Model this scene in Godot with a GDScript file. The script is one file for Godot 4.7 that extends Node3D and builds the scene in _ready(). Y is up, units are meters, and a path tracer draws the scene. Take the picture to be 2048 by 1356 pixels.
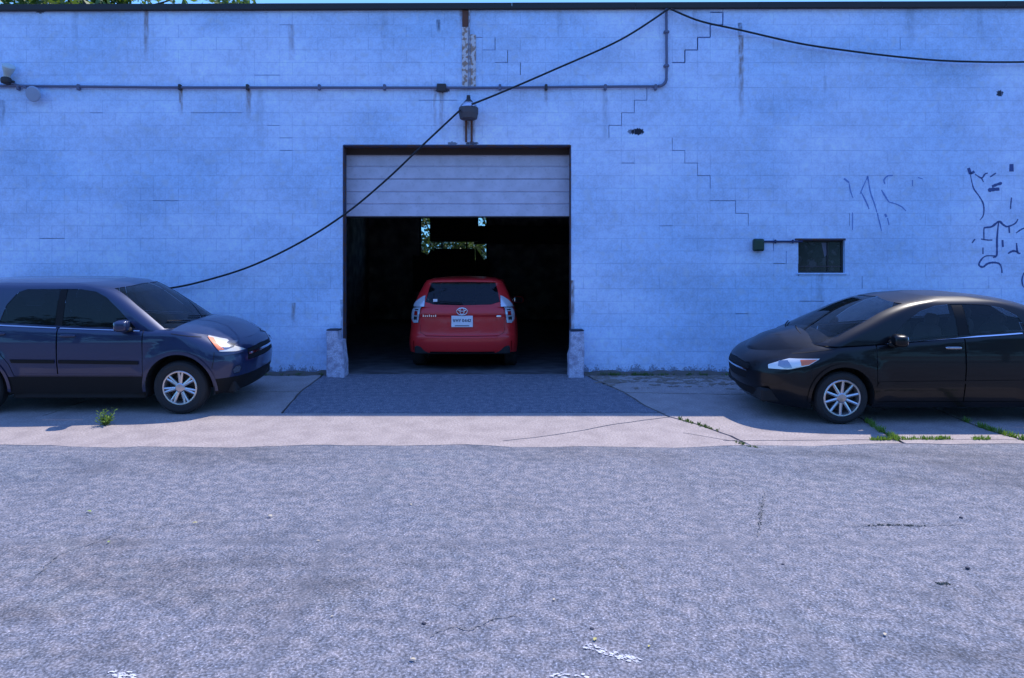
extends Node3D
# A painted block warehouse with an open garage bay, three cars and a worn parking lot.
# World: wall face on z = 0, camera on +z looking at it, x to the right, y up, metres.

const EYE := Vector3(0.0, 1.642, 12.0)
const FOCAL := 1475.0          # pixels of the 2048-wide photograph
const HORIZON := 546.0
const WALL_TOP := 5.93

var rng := RandomNumberGenerator.new()
var mats := {}
var taken := {}

# ---------------------------------------------------------------- small helpers
func lin(r: float, g: float, b: float) -> Color:
	return Color(r, g, b).linear_to_srgb()

func mat(key: String, c := Color(0, 0, 0), rough := 0.7, metal := 0.0) -> StandardMaterial3D:
	if mats.has(key):
		return mats[key]
	var m := StandardMaterial3D.new()
	m.resource_name = key
	m.albedo_color = c
	m.roughness = rough
	m.metallic = metal
	mats[key] = m
	return m

func numbered(called: String) -> String:
	var n: int = taken.get(called, 0)
	taken[called] = n + 1
	return called if n == 0 else "%s_%03d" % [called, n]

func tag(o: Node3D, label: String, category: String, group := "") -> Node3D:
	o.set_meta("label", label)
	o.set_meta("category", category)
	if group != "":
		o.set_meta("group", group)
	return o

func thing(called: String, label: String, category: String, at := Vector3.ZERO, group := "") -> Node3D:
	var o := Node3D.new()
	o.name = numbered(called)
	add_child(o)
	o.position = at
	return tag(o, label, category, group)

func part(called: String, mesh: Mesh, m: Material, parent: Node3D, at := Vector3.ZERO) -> MeshInstance3D:
	var o := MeshInstance3D.new()
	o.name = called
	o.mesh = mesh
	o.material_override = m
	parent.add_child(o, true)
	o.position = at
	return o

func top(called: String, mesh: Mesh, m: Material, label: String, category: String, at := Vector3.ZERO, group := "") -> MeshInstance3D:
	var o := MeshInstance3D.new()
	o.name = numbered(called)
	o.mesh = mesh
	o.material_override = m
	add_child(o)
	o.position = at
	tag(o, label, category, group)
	return o

func new_st() -> SurfaceTool:
	var st := SurfaceTool.new()
	st.begin(Mesh.PRIMITIVE_TRIANGLES)
	return st

func tri(st: SurfaceTool, a: Vector3, b: Vector3, c: Vector3, want: Vector3) -> void:
	var n := (b - a).cross(c - a)
	if n.length_squared() < 1e-16:
		return
	var out := n.normalized()
	if n.dot(want) > 0.0:
		var t := b
		b = c
		c = t
	else:
		out = -out
	st.set_normal(out)
	st.add_vertex(a)
	st.set_normal(out)
	st.add_vertex(b)
	st.set_normal(out)
	st.add_vertex(c)

func quad(st: SurfaceTool, a: Vector3, b: Vector3, c: Vector3, d: Vector3, want: Vector3) -> void:
	tri(st, a, b, c, want)
	tri(st, a, c, d, want)

# a triangle with its own smooth normals
func stri(st: SurfaceTool, p: Array, n: Array, i: int, j: int, k: int) -> void:
	var a: Vector3 = p[i]
	var b: Vector3 = p[j]
	var c: Vector3 = p[k]
	var g := (b - a).cross(c - a)
	if g.length_squared() < 1e-18:
		return
	var order := [i, j, k] if g.dot(n[i] + n[j] + n[k]) < 0.0 else [i, k, j]
	for q in order:
		st.set_normal(n[q])
		st.add_vertex(p[q])

# box with chamfered edges, corner points given
func add_box(st: SurfaceTool, lo: Vector3, hi: Vector3, bev := 0.004) -> void:
	var c := (lo + hi) * 0.5
	var h := (hi - lo) * 0.5
	var b: float = min(bev, min(h.x, min(h.y, h.z)) * 0.9)
	var axes := [Vector3.RIGHT, Vector3.UP, Vector3.BACK]
	for ax in 3:
		var u: int = (ax + 1) % 3
		var v: int = (ax + 2) % 3
		for sg in [-1.0, 1.0]:
			var n: Vector3 = axes[ax] * sg
			var q := []
			for k in [[-1, -1], [1, -1], [1, 1], [-1, 1]]:
				var p: Vector3 = c + n * h[ax]
				p += axes[u] * (h[u] - b) * k[0] + axes[v] * (h[v] - b) * k[1]
				q.append(p)
			quad(st, q[0], q[1], q[2], q[3], n)
	for ax in 3:
		var u: int = (ax + 1) % 3
		var v: int = (ax + 2) % 3
		for su in [-1.0, 1.0]:
			for sv in [-1.0, 1.0]:
				var n: Vector3 = axes[u] * su + axes[v] * sv
				var p1: Vector3 = c + axes[u] * h[u] * su + axes[v] * (h[v] - b) * sv
				var p2: Vector3 = c + axes[u] * (h[u] - b) * su + axes[v] * h[v] * sv
				var e: Vector3 = axes[ax] * (h[ax] - b)
				quad(st, p1 - e, p1 + e, p2 + e, p2 - e, n)
	for sx in [-1.0, 1.0]:
		for sy in [-1.0, 1.0]:
			for sz in [-1.0, 1.0]:
				var s := Vector3(sx, sy, sz)
				tri(st, c + s * (h - Vector3(0, b, b)), c + s * (h - Vector3(b, 0, b)), c + s * (h - Vector3(b, b, 0)), s)

func box(lo: Vector3, hi: Vector3, bev := 0.004) -> ArrayMesh:
	var st := new_st()
	add_box(st, lo, hi, bev)
	return st.commit()

func add_tube(st: SurfaceTool, pts: Array, r: float, sides := 10, r2 := -1.0) -> void:
	if r2 < 0.0:
		r2 = r
	var n := pts.size()
	var rings := []
	var norms := []
	var up := Vector3(0.31, 0.2, 0.93)
	for i in n:
		var d: Vector3 = (pts[min(i + 1, n - 1)] - pts[max(i - 1, 0)]).normalized()
		var a := d.cross(up)
		if a.length() < 0.05:
			a = d.cross(Vector3.RIGHT)
		a = a.normalized()
		var b := d.cross(a)
		var rr: float = lerp(r, r2, float(i) / max(n - 1, 1))
		var ring := []
		var nn := []
		for k in sides:
			var t := TAU * k / sides
			var o := a * cos(t) + b * sin(t)
			ring.append(pts[i] + o * rr)
			nn.append(o)
		rings.append(ring)
		norms.append(nn)
	for i in n - 1:
		for k in sides:
			var l: int = (k + 1) % sides
			var p := [rings[i][k], rings[i][l], rings[i + 1][l], rings[i + 1][k]]
			var m := [norms[i][k], norms[i][l], norms[i + 1][l], norms[i + 1][k]]
			stri(st, p, m, 0, 1, 2)
			stri(st, p, m, 0, 2, 3)
	for e in [0, n - 1]:
		var d2: Vector3 = (pts[0] - pts[1]) if e == 0 else (pts[n - 1] - pts[n - 2])
		for k in sides:
			tri(st, pts[e], rings[e][k], rings[e][(k + 1) % sides], d2)

func tube(pts: Array, r: float, sides := 10, r2 := -1.0) -> ArrayMesh:
	var st := new_st()
	add_tube(st, pts, r, sides, r2)
	return st.commit()

func smooth_path(pts: Array, per := 8) -> Array:
	var out := []
	for i in pts.size() - 1:
		var a: Vector3 = pts[max(i - 1, 0)]
		var b: Vector3 = pts[i]
		var c: Vector3 = pts[i + 1]
		var d: Vector3 = pts[min(i + 2, pts.size() - 1)]
		for k in per:
			out.append(b.cubic_interpolate(c, a, d, float(k) / per))
	out.append(pts[-1])
	return out

# revolve (radius, height) pairs round the axis
func add_lathe(st: SurfaceTool, prof: Array, origin: Vector3, axis: Vector3, sides := 28) -> void:
	var a := axis.cross(Vector3(0.3, 0.5, 0.81)).normalized()
	var b := axis.cross(a).normalized()
	var n := prof.size()
	for i in n - 1:
		var d: Vector2 = prof[i + 1] - prof[i]
		var nd := Vector2(d.y, -d.x).normalized()
		for k in sides:
			var t0 := TAU * k / sides
			var t1 := TAU * (k + 1) / sides
			var o0 := a * cos(t0) + b * sin(t0)
			var o1 := a * cos(t1) + b * sin(t1)
			var p := [origin + o0 * prof[i].x + axis * prof[i].y, origin + o1 * prof[i].x + axis * prof[i].y,
				origin + o1 * prof[i + 1].x + axis * prof[i + 1].y, origin + o0 * prof[i + 1].x + axis * prof[i + 1].y]
			var m := [o0 * nd.x + axis * nd.y, o1 * nd.x + axis * nd.y, o1 * nd.x + axis * nd.y, o0 * nd.x + axis * nd.y]
			stri(st, p, m, 0, 1, 2)
			stri(st, p, m, 0, 2, 3)

func lathe(prof: Array, axis := Vector3.UP, sides := 28, origin := Vector3.ZERO) -> ArrayMesh:
	var st := new_st()
	add_lathe(st, prof, origin, axis, sides)
	return st.commit()

# rounded box (superellipsoid)
func add_blob(st: SurfaceTool, c: Vector3, h: Vector3, e := 0.45, rot := Basis(), nu := 20, nv := 12) -> void:
	var p := []
	var n := []
	for j in nv + 1:
		var v := -PI / 2 + PI * j / nv
		for i in nu + 1:
			var u := TAU * i / nu
			var cu := signf(cos(u)) * pow(absf(cos(u)), e)
			var su := signf(sin(u)) * pow(absf(sin(u)), e)
			var cv := pow(maxf(cos(v), 0.0), e)
			var sv := signf(sin(v)) * pow(absf(sin(v)), e)
			p.append(c + rot * (Vector3(cu * cv, sv, su * cv) * h))
			var g := 2.0 - e
			var m := Vector3(signf(cos(u)) * pow(absf(cos(u)), g) * pow(maxf(cos(v), 0.0), g), signf(sin(v)) * pow(absf(sin(v)), g), signf(sin(u)) * pow(absf(sin(u)), g) * pow(maxf(cos(v), 0.0), g)) / h
			n.append(rot * m.normalized() if m.length() > 1e-6 else rot * Vector3(0, signf(v), 0))
	var w := nu + 1
	for j in nv:
		for i in nu:
			stri(st, p, n, j * w + i, j * w + i + 1, (j + 1) * w + i + 1)
			stri(st, p, n, j * w + i, (j + 1) * w + i + 1, (j + 1) * w + i)

func blob(c: Vector3, h: Vector3, e := 0.45, rot := Basis()) -> ArrayMesh:
	var st := new_st()
	add_blob(st, c, h, e, rot)
	return st.commit()

# a flat polygon given a thickness: pts in the plane of u and v, pushed along w
func add_prism(st: SurfaceTool, poly: PackedVector2Array, o: Vector3, u: Vector3, v: Vector3, w: Vector3) -> void:
	var idx := Geometry2D.triangulate_polygon(poly)
	for i in range(0, idx.size(), 3):
		var q := []
		for k in 3:
			q.append(o + u * poly[idx[i + k]].x + v * poly[idx[i + k]].y)
		tri(st, q[0], q[1], q[2], -w)
		tri(st, q[0] + w, q[1] + w, q[2] + w, w)
	var cw := Geometry2D.is_polygon_clockwise(poly)
	for i in poly.size():
		var a := poly[i]
		var b := poly[(i + 1) % poly.size()]
		var d := b - a
		var out := (u * d.y - v * d.x) * (-1.0 if cw else 1.0)
		quad(st, o + u * a.x + v * a.y, o + u * b.x + v * b.y, o + u * b.x + v * b.y + w, o + u * a.x + v * a.y + w, out)

func prism(poly: Array, o: Vector3, u: Vector3, v: Vector3, w: Vector3) -> ArrayMesh:
	var st := new_st()
	add_prism(st, PackedVector2Array(poly), o, u, v, w)
	return st.commit()

# ---------------------------------------------------------------- photograph pixels to places
func ground_y(z: float) -> float:
	if z <= 0.0:
		return 0.0
	if z < 2.9:
		return -0.069 * z
	if z < 3.5:
		var t := (z - 2.9) / 0.6
		return -0.2001 - 0.069 * 0.6 * (t - 0.5 * t * t)
	return -0.2208

func on_plane(px: float, py: float, z: float) -> Vector3:
	var k := (EYE.z - z) / FOCAL
	return Vector3((px - 1024.0) * k, EYE.y - (py - HORIZON) * k, z)

func on_ground(px: float, py: float) -> Vector3:
	var z := 3.0
	for i in 30:
		z = lerpf(z, EYE.z - FOCAL * (EYE.y - ground_y(z)) / (py - HORIZON), 0.6)
	return Vector3((px - 1024.0) * (EYE.z - z) / FOCAL, ground_y(z), z)

# ---------------------------------------------------------------- textures
func noise(sd: int, freq: float, oct := 4, kind := FastNoiseLite.TYPE_SIMPLEX_SMOOTH) -> FastNoiseLite:
	var n := FastNoiseLite.new()
	n.seed = sd
	n.noise_type = kind
	n.frequency = freq
	n.fractal_octaves = oct
	return n

# seamless grey noise picture as bytes, 0 to 255
func grain(sd: int, size: int, freq: float, oct := 4, kind := FastNoiseLite.TYPE_SIMPLEX_SMOOTH) -> PackedByteArray:
	var im := noise(sd, freq, oct, kind).get_seamless_image(size, size, false, false, 0.1, true)
	im.convert(Image.FORMAT_L8)
	return im.get_data()

func tex(size_x: int, size_y: int, bytes: PackedByteArray, fmt := Image.FORMAT_RGB8) -> ImageTexture:
	return ImageTexture.create_from_image(Image.create_from_data(size_x, size_y, false, fmt, bytes))

func normal_tex(size: int, grey: PackedByteArray, strength: float) -> ImageTexture:
	var im := Image.create_from_data(size, size, false, Image.FORMAT_L8, grey)
	im.convert(Image.FORMAT_RGBA8)
	im.bump_map_to_normal_map(strength)
	return ImageTexture.create_from_image(im)

func world_mapped(m: StandardMaterial3D, metres: float) -> StandardMaterial3D:
	m.uv1_triplanar = true
	m.uv1_world_triplanar = true
	m.uv1_scale = Vector3.ONE / metres
	return m

func byte(v: float) -> int:
	return clampi(int(v), 0, 255)

# ---------------------------------------------------------------- cars
# A curve through (x, y) pairs, sampled once into a table.
class Line:
	var lo := 0.0
	var hi := 1.0
	var t := PackedFloat32Array()
	func _init(pairs: Array) -> void:
		var q := pairs.duplicate()
		q.sort_custom(func(a, b): return a[0] < b[0])
		lo = q[0][0]
		hi = q[-1][0]
		var n := q.size()
		var tan_ := []
		for i in n:
			if i == 0 or i == n - 1:
				tan_.append(0.0)
				continue
			var d0: float = (q[i][1] - q[i - 1][1]) / (q[i][0] - q[i - 1][0])
			var d1: float = (q[i + 1][1] - q[i][1]) / (q[i + 1][0] - q[i][0])
			tan_.append(0.0 if d0 * d1 <= 0.0 else 2.0 * d0 * d1 / (d0 + d1))
		if n > 1:
			tan_[0] = (q[1][1] - q[0][1]) / (q[1][0] - q[0][0])
			tan_[n - 1] = (q[n - 1][1] - q[n - 2][1]) / (q[n - 1][0] - q[n - 2][0])
		var k := 0
		for i in 129:
			var x: float = lo + (hi - lo) * i / 128.0
			while k < n - 2 and x > q[k + 1][0]:
				k += 1
			var w: float = q[k + 1][0] - q[k][0]
			var s: float = clampf((x - q[k][0]) / w, 0.0, 1.0)
			var s2 := s * s
			var s3 := s2 * s
			t.append((2 * s3 - 3 * s2 + 1) * q[k][1] + (s3 - 2 * s2 + s) * w * tan_[k] + (3 * s2 - 2 * s3) * q[k + 1][1] + (s3 - s2) * w * tan_[k + 1])
	func at(x: float) -> float:
		var f: float = clampf((x - lo) / (hi - lo), 0.0, 1.0) * 128.0
		var i: int = mini(int(f), 127)
		return lerpf(t[i], t[i + 1], f - i)

# Level outlines stacked in y; s runs round one half: 0 front middle, 1..2 side, 3 rear middle.
class Loft:
	var front: Line
	var rear: Line
	var wide: Line
	var af := 0.5
	var ar := 0.4
	var p := 2.4
	var swell := 0.03
	var mid := -1.3
	var wheels := []          # [x, y] of flared arches
	var belt: Line            # the shoulder rounds over just below this line
	var round_h := 0.075
	var round_r := 0.060
	func pt(s: float, y: float) -> Vector3:
		s = clampf(s, 0.0, 3.0)
		var xf := front.at(y)
		var xr := rear.at(y)
		var w := wide.at(y)
		var fit: float = minf(1.0, 0.8 * (xf - xr) / (af + ar))
		var x := 0.0
		var z := w
		if s < 1.0:
			var th := s * PI / 2
			x = xf - af * fit * (1.0 - pow(maxf(cos(th), 0.0), 2.0 / p))
			z = w * pow(sin(th), 2.0 / p)
		elif s <= 2.0:
			x = lerpf(xf - af * fit, xr + ar * fit, s - 1.0)
		else:
			var th := (3.0 - s) * PI / 2
			x = xr + ar * fit * (1.0 - pow(maxf(cos(th), 0.0), 2.0 / p))
			z = w * pow(sin(th), 2.0 / p)
		var k := (x - mid) / 2.3
		z *= 1.0 - swell * k * k
		if belt:
			var t := clampf((y - belt.at(x)) / round_h + 1.0, 0.0, 1.0)
			z -= round_r * (1.0 - sqrt(1.0 - 0.96 * t * t)) * clampf(z / maxf(w, 0.01), 0.0, 1.0)
		for q in wheels:
			var d := Vector2(x - q[0], y - q[1]).length()
			if d < 0.64:
				z += 0.022 * smoothstep(0.64, 0.46, d) * clampf(z / maxf(w, 0.01), 0.0, 1.0)
		return Vector3(x, y, z)
	func normal(s: float, y: float) -> Vector3:
		var e := 0.006
		var a := pt(s + e, y) - pt(s - e, y)
		var b := pt(s, y + e) - pt(s, y - e)
		var n := b.cross(a)
		return n.normalized() if n.length_squared() > 1e-14 else Vector3.UP
	func of_x(x: float, y: float) -> float:
		var xf := front.at(y)
		var xr := rear.at(y)
		var fit: float = minf(1.0, 0.8 * (xf - xr) / (af + ar))
		var cf := af * fit
		var cr := ar * fit
		if x > xf - cf:
			return acos(clampf(pow(clampf(1.0 - (xf - x) / cf, 0.0, 1.0), p / 2.0), 0.0, 1.0)) / (PI / 2)
		if x < xr + cr:
			return 3.0 - acos(clampf(pow(clampf(1.0 - (x - xr) / cr, 0.0, 1.0), p / 2.0), 0.0, 1.0)) / (PI / 2)
		return 1.0 + (xf - cf - x) / (xf - cf - xr - cr)
	func of_z(z: float, y: float, is_rear: bool) -> float:
		var th := asin(clampf(pow(clampf(z / wide.at(y), 0.0, 1.0), p / 2.0), 0.0, 1.0)) / (PI / 2)
		return 3.0 - th if is_rear else th

# points are ["x"|"f"|"r", value, y]: along the side, across the front, across the rear
func outline(l: Loft, pts: Array) -> PackedVector2Array:
	var out := PackedVector2Array()
	for i in pts.size():
		var a: Array = pts[i]
		var b: Array = pts[(i + 1) % pts.size()]
		var n := 1
		if a[0] == b[0]:
			n = maxi(1, int(ceil(Vector2(a[1] - b[1], a[2] - b[2]).length() / 0.04)))
		for k in n:
			var f := float(k) / n
			out.append(spot(l, a[0], lerpf(a[1], b[1], f), lerpf(a[2], b[2], f)))
	return out

func spot(l: Loft, kind: String, v: float, y: float) -> Vector2:
	if kind == "x":
		return Vector2(l.of_x(v, y), y)
	return Vector2(l.of_z(v, y, kind == "r"), y)

func circle_outline(l: Loft, x: float, y: float, r: float) -> PackedVector2Array:
	var pts := []
	for i in 40:
		var t := TAU * i / 40
		pts.append(["x", x + r * cos(t), y + r * sin(t)])
	return outline(l, pts)

func loft_lines(l: Loft, y: float) -> Array:
	var out := []
	for i in 12:
		out.append(i / 12.0)
	var n := maxi(8, int(ceil((l.front.at(y) - l.af - l.rear.at(y) - l.ar) / 0.06)))
	for i in n:
		out.append(1.0 + float(i) / n)
	for i in 13:
		out.append(2.0 + i / 12.0)
	return out

# lay the polygons (in s and y), less the holes, on the loft
func add_loft(st: SurfaceTool, l: Loft, polys: Array, holes: Array, sides: Array, lift := 0.0) -> void:
	for poly in polys:
		var r := Rect2(poly[0], Vector2.ZERO)
		for q in poly:
			r = r.expand(q)
		var sl := loft_lines(l, r.get_center().y)
		var ny := maxi(1, int(ceil(r.size.y / 0.04)))
		for i in sl.size() - 1:
			if sl[i + 1] < r.position.x or sl[i] > r.end.x:
				continue
			for j in ny:
				var y0: float = r.position.y + r.size.y * j / ny
				var y1: float = r.position.y + r.size.y * (j + 1) / ny
				var cell := PackedVector2Array([Vector2(sl[i], y0), Vector2(sl[i + 1], y0), Vector2(sl[i + 1], y1), Vector2(sl[i], y1)])
				var bits := Geometry2D.intersect_polygons(cell, poly)
				var cr := Rect2(sl[i], y0, sl[i + 1] - sl[i], y1 - y0)
				for h in holes:
					if not h[1].intersects(cr):
						continue
					var left: Array[PackedVector2Array] = []
					for b in bits:
						left.append_array(Geometry2D.clip_polygons(b, h[0]))
					bits = left
				for b in bits:
					emit_bit(st, l, b, sides, lift)

func emit_bit(st: SurfaceTool, l: Loft, b: PackedVector2Array, sides: Array, lift: float) -> void:
	var idx := PackedInt32Array([0, 1, 2, 0, 2, 3]) if b.size() == 4 else Geometry2D.triangulate_polygon(b)
	if idx.is_empty():
		return
	for sg in sides:
		var p := []
		var n := []
		for q in b:
			var m := l.normal(q.x, q.y)
			var v := l.pt(q.x, q.y) + m * lift
			p.append(Vector3(v.x, v.y, v.z * sg))
			n.append(Vector3(m.x, m.y, m.z * sg))
		for i in range(0, idx.size(), 3):
			stri(st, p, n, idx[i], idx[i + 1], idx[i + 2])

func hole(poly: PackedVector2Array) -> Array:
	var r := Rect2(poly[0], Vector2.ZERO)
	for q in poly:
		r = r.expand(q)
	return [poly, r]

# top of the lower body between two places on its edge: v from v0 to 1 on both sides
func add_cap(st: SurfaceTool, l: Loft, edge: Callable, s0: float, s1: float, v0: float, crown: Callable, steps := 40, power := 2.4) -> void:
	var nv := 8 if v0 <= 0.0 else 2
	for sg in [-1.0, 1.0]:
		var p := []
		var n := []
		for i in steps + 1:
			var s := lerpf(s0, s1, float(i) / steps)
			for j in nv + 1:
				var v := lerpf(v0, 1.0, float(j) / nv)
				p.append(cap_pt(l, edge, s, v, crown, sg, power))
				var ds := cap_pt(l, edge, minf(s + 0.01, s1), v, crown, sg, power) - cap_pt(l, edge, maxf(s - 0.01, s0), v, crown, sg, power)
				var dv := cap_pt(l, edge, s, minf(v + 0.01, 1.0), crown, sg, power) - cap_pt(l, edge, s, maxf(v - 0.01, 0.0), crown, sg, power)
				var m := ds.cross(dv).normalized()
				if m.length_squared() < 0.5:
					m = Vector3.UP
				n.append(m if m.y > 0.0 else -m)
		var w := nv + 1
		for i in steps:
			for j in nv:
				stri(st, p, n, i * w + j, i * w + j + 1, (i + 1) * w + j + 1)
				stri(st, p, n, i * w + j, (i + 1) * w + j + 1, (i + 1) * w + j)

func cap_pt(l: Loft, edge: Callable, s: float, v: float, crown: Callable, sg: float, power: float) -> Vector3:
	var y: float = edge.call(s)
	var e := l.pt(s, y)
	var c: float = crown.call(e)
	return Vector3(e.x, y + c * (1.0 - pow(v, power)), e.z * v * sg)

func make_wheel(r: float, rim: float, width: float, style: String, tyre: Material, alloy: Material, dark: Material, hub: Material) -> Node3D:
	# axle along z, outer face towards +z
	var w := Node3D.new()
	w.name = "wheel"
	var h := width / 2
	part("tyre", lathe([Vector2(rim - 0.012, -h + 0.02), Vector2(rim + 0.02, -h), Vector2(r - 0.05, -h - 0.006), Vector2(r - 0.016, -h + 0.012), Vector2(r, -h + 0.045), Vector2(r, h - 0.045), Vector2(r - 0.016, h - 0.012), Vector2(r - 0.05, h + 0.006), Vector2(rim + 0.02, h), Vector2(rim - 0.012, h - 0.02)], Vector3.BACK, 44), tyre, w)
	var st := new_st()
	add_lathe(st, [Vector2(rim + 0.004, h - 0.012), Vector2(rim - 0.006, h - 0.002), Vector2(rim - 0.02, h - 0.006), Vector2(rim - 0.026, h - 0.03), Vector2(rim - 0.04, -h + 0.03)], Vector3.ZERO, Vector3.BACK, 44)
	part("rim", st.commit(), alloy, w)
	part("brake_disc", lathe([Vector2(0.001, h - 0.10), Vector2(rim - 0.05, h - 0.10), Vector2(rim - 0.05, -h)], Vector3.BACK, 30), dark, w)
	var sp := new_st()
	var count := 7 if style == "split" else 10
	for i in count:
		var t := TAU * i / count + 0.25
		if style == "split":
			for off in [-0.115, 0.115]:
				spoke(sp, t, t + off, 0.045, rim - 0.02, 0.020, 0.013, h)
		else:
			spoke(sp, t, t, 0.04, rim - 0.018, 0.019, 0.014, h)
	part("spokes", sp.commit(), alloy, w)
	part("hub_cap", lathe([Vector2(0.062, h - 0.06), Vector2(0.062, h - 0.022), Vector2(0.05, h - 0.014), Vector2(0.001, h - 0.010)], Vector3.BACK, 24), hub, w)
	return w

func spoke(st: SurfaceTool, t0: float, t1: float, r0: float, r1: float, w0: float, w1: float, h: float) -> void:
	var a := Vector3(cos(t0), sin(t0), 0)
	var b := Vector3(cos(t1), sin(t1), 0)
	var ta := Vector3(-sin(t0), cos(t0), 0)
	var tb := Vector3(-sin(t1), cos(t1), 0)
	var z0 := h - 0.022
	var z1 := h - 0.010
	var p := [a * r0 - ta * w0 + Vector3(0, 0, z0 - 0.008), a * r0 + Vector3(0, 0, z0), a * r0 + ta * w0 + Vector3(0, 0, z0 - 0.008),
		b * r1 - tb * w1 + Vector3(0, 0, z1 - 0.008), b * r1 + Vector3(0, 0, z1), b * r1 + tb * w1 + Vector3(0, 0, z1 - 0.008)]
	var f := Vector3(0, 0, 1)
	quad(st, p[0], p[1], p[4], p[3], f)
	quad(st, p[1], p[2], p[5], p[4], f)
	var back := Vector3(0, 0, -0.03)
	quad(st, p[0], p[3], p[3] + back, p[0] + back, -ta)
	quad(st, p[2], p[5], p[5] + back, p[2] + back, ta)

func seat(parent: Node3D, x: float, z: float, y: float, m: Material) -> void:
	var st := new_st()
	add_blob(st, Vector3(x, y, z), Vector3(0.26, 0.10, 0.25))
	add_blob(st, Vector3(x - 0.28, y + 0.28, z), Vector3(0.08, 0.28, 0.24), 0.5, Basis(Vector3.BACK, 0.22))
	add_blob(st, Vector3(x - 0.36, y + 0.60, z), Vector3(0.05, 0.08, 0.12), 0.6, Basis(Vector3.BACK, 0.15))
	part("seat", st.commit(), m, parent)

# spec: see the three callers
func make_car(d: Dictionary, root: Node3D) -> void:
	var low := Loft.new()
	low.front = Line.new(d.front)
	low.rear = Line.new(d.rear)
	low.wide = Line.new(d.wide)
	low.af = d.af
	low.ar = d.ar
	low.p = d.p
	low.mid = -d.base / 2
	low.wheels = [[0.0, d.r], [-d.base, d.r]]
	var up := Loft.new()
	up.front = Line.new(d.up_front)
	up.rear = Line.new(d.up_rear)
	up.wide = Line.new(d.up_wide)
	up.af = d.up_af
	up.ar = d.up_ar
	up.p = 2.5
	up.mid = -d.base / 2
	up.swell = 0.05
	var belt := Line.new(d.belt)
	low.belt = belt
	var sill := Line.new(d.sill)
	var paint: Material = d.paint
	var glass: Material = d.glass
	var edge := func(s: float) -> float:
		var y := 0.95
		for i in 4:
			y = belt.at(low.pt(s, y).x)
		return y
	# the whole lower shell in (s, y)
	var shell := PackedVector2Array()
	for i in 121:
		var s := i / 40.0
		shell.append(Vector2(s, sill.at(low.pt(s, 0.4).x)))
	for i in 121:
		var s := 3.0 - i / 40.0
		shell.append(Vector2(s, edge.call(s)))
	var holes := []
	for x in [0.0, -d.base]:
		holes.append(hole(circle_outline(low, x, d.r + 0.01, d.arch)))
	# parts cut out of the lower shell: name, outline, material, both sides as one piece, lift
	for q in d.low_parts:
		var o := outline(low, q.pts)
		if q.get("over", false) == false:
			holes.append(hole(o))
		var cut := [o]
		for x in [0.0, -d.base]:
			var next := []
			var ring := circle_outline(low, x, d.r + 0.01, d.arch)
			for c in cut:
				next.append_array(Geometry2D.clip_polygons(c, ring))
			cut = next
		var fine := []
		for c in cut:
			var whole := Geometry2D.intersect_polygons(c, shell)
			for w in whole:
				if q.get("gap", 0.0) > 0.0:
					fine.append_array(shrink(low, w, q.gap))
				else:
					fine.append(w)
		var sets: Array = [[1.0, -1.0]] if q.get("joined", false) else [[1.0], [-1.0]]
		if q.get("one", 0.0) != 0.0:
			sets = [[q.one]]
		for sides in sets:
			var st := new_st()
			add_loft(st, low, fine, [], sides, q.get("lift", 0.0))
			var node := part(q.name, st.commit(), q.mat, root)
			for k in q.get("sub", []):
				var c: Array = k.at
				var sp := spot(low, c[0], c[1], c[2])
				var at := low.pt(sp.x, sp.y)
				at.z *= sides[0]
				part(k.name, blob(at, k.h, k.get("e", 0.5)), k.mat, node)
	var bst := new_st()
	add_loft(bst, low, [shell], holes, [1.0, -1.0])
	# shoulder ledges beside the cabin
	var s_cowl := low.of_x(d.cowl, belt.at(d.cowl))
	var s_tail := low.of_x(d.tail, belt.at(d.tail))
	add_cap(bst, low, edge, s_cowl, s_tail, 0.84, func(_e: Vector3) -> float: return 0.012, 50)
	# greenhouse
	var roof_y: float = d.roof_y
	var cabin := PackedVector2Array()
	for i in 61:
		var s := i / 20.0
		var y: float = d.cabin_y
		for k in 3:
			y = belt.at(clampf(up.pt(s, y).x, d.tail, d.cowl)) - 0.01
		cabin.append(Vector2(s, y))
	for i in 61:
		cabin.append(Vector2(3.0 - i / 20.0, roof_y))
	var panes := []
	for q in d.panes:
		var o := outline(up, q.pts)
		panes.append(hole(o))
		var kept := Geometry2D.intersect_polygons(o, cabin)
		var sets: Array = [[1.0, -1.0]] if q.get("joined", false) else [[1.0], [-1.0]]
		for sides in sets:
			var st := new_st()
			var trimmed := []
			for w in kept:
				trimmed.append_array(shrink(up, w, q.get("gap", 0.004)))
			add_loft(st, up, trimmed, [], sides, q.get("lift", -0.004))
			part(q.name, st.commit(), q.get("mat", glass), root)
	add_loft(bst, up, [cabin], panes, [1.0, -1.0])
	part("body", bst.commit(), paint, root)
	var rst := new_st()
	var top_edge := func(_s: float) -> float: return roof_y
	var xm: float = (up.front.at(roof_y) + up.rear.at(roof_y)) / 2
	var xl: float = (up.front.at(roof_y) - up.rear.at(roof_y)) / 2
	add_cap(rst, up, top_edge, 0.0, 3.0, 0.0, func(e: Vector3) -> float: return d.roof_crown * (1.0 - pow(absf(e.x - xm) / xl, 2.2)), 60)
	part("roof", rst.commit(), paint, root)
	var hst := new_st()
	add_cap(hst, low, edge, 0.0, low.of_x(d.cowl, belt.at(d.cowl)), 0.0, func(e: Vector3) -> float: return d.hood_crown * smoothstep(d.front_x, d.front_x - 0.55, e.x), 44, 2.2)
	part("hood", hst.commit(), paint, root)
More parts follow.
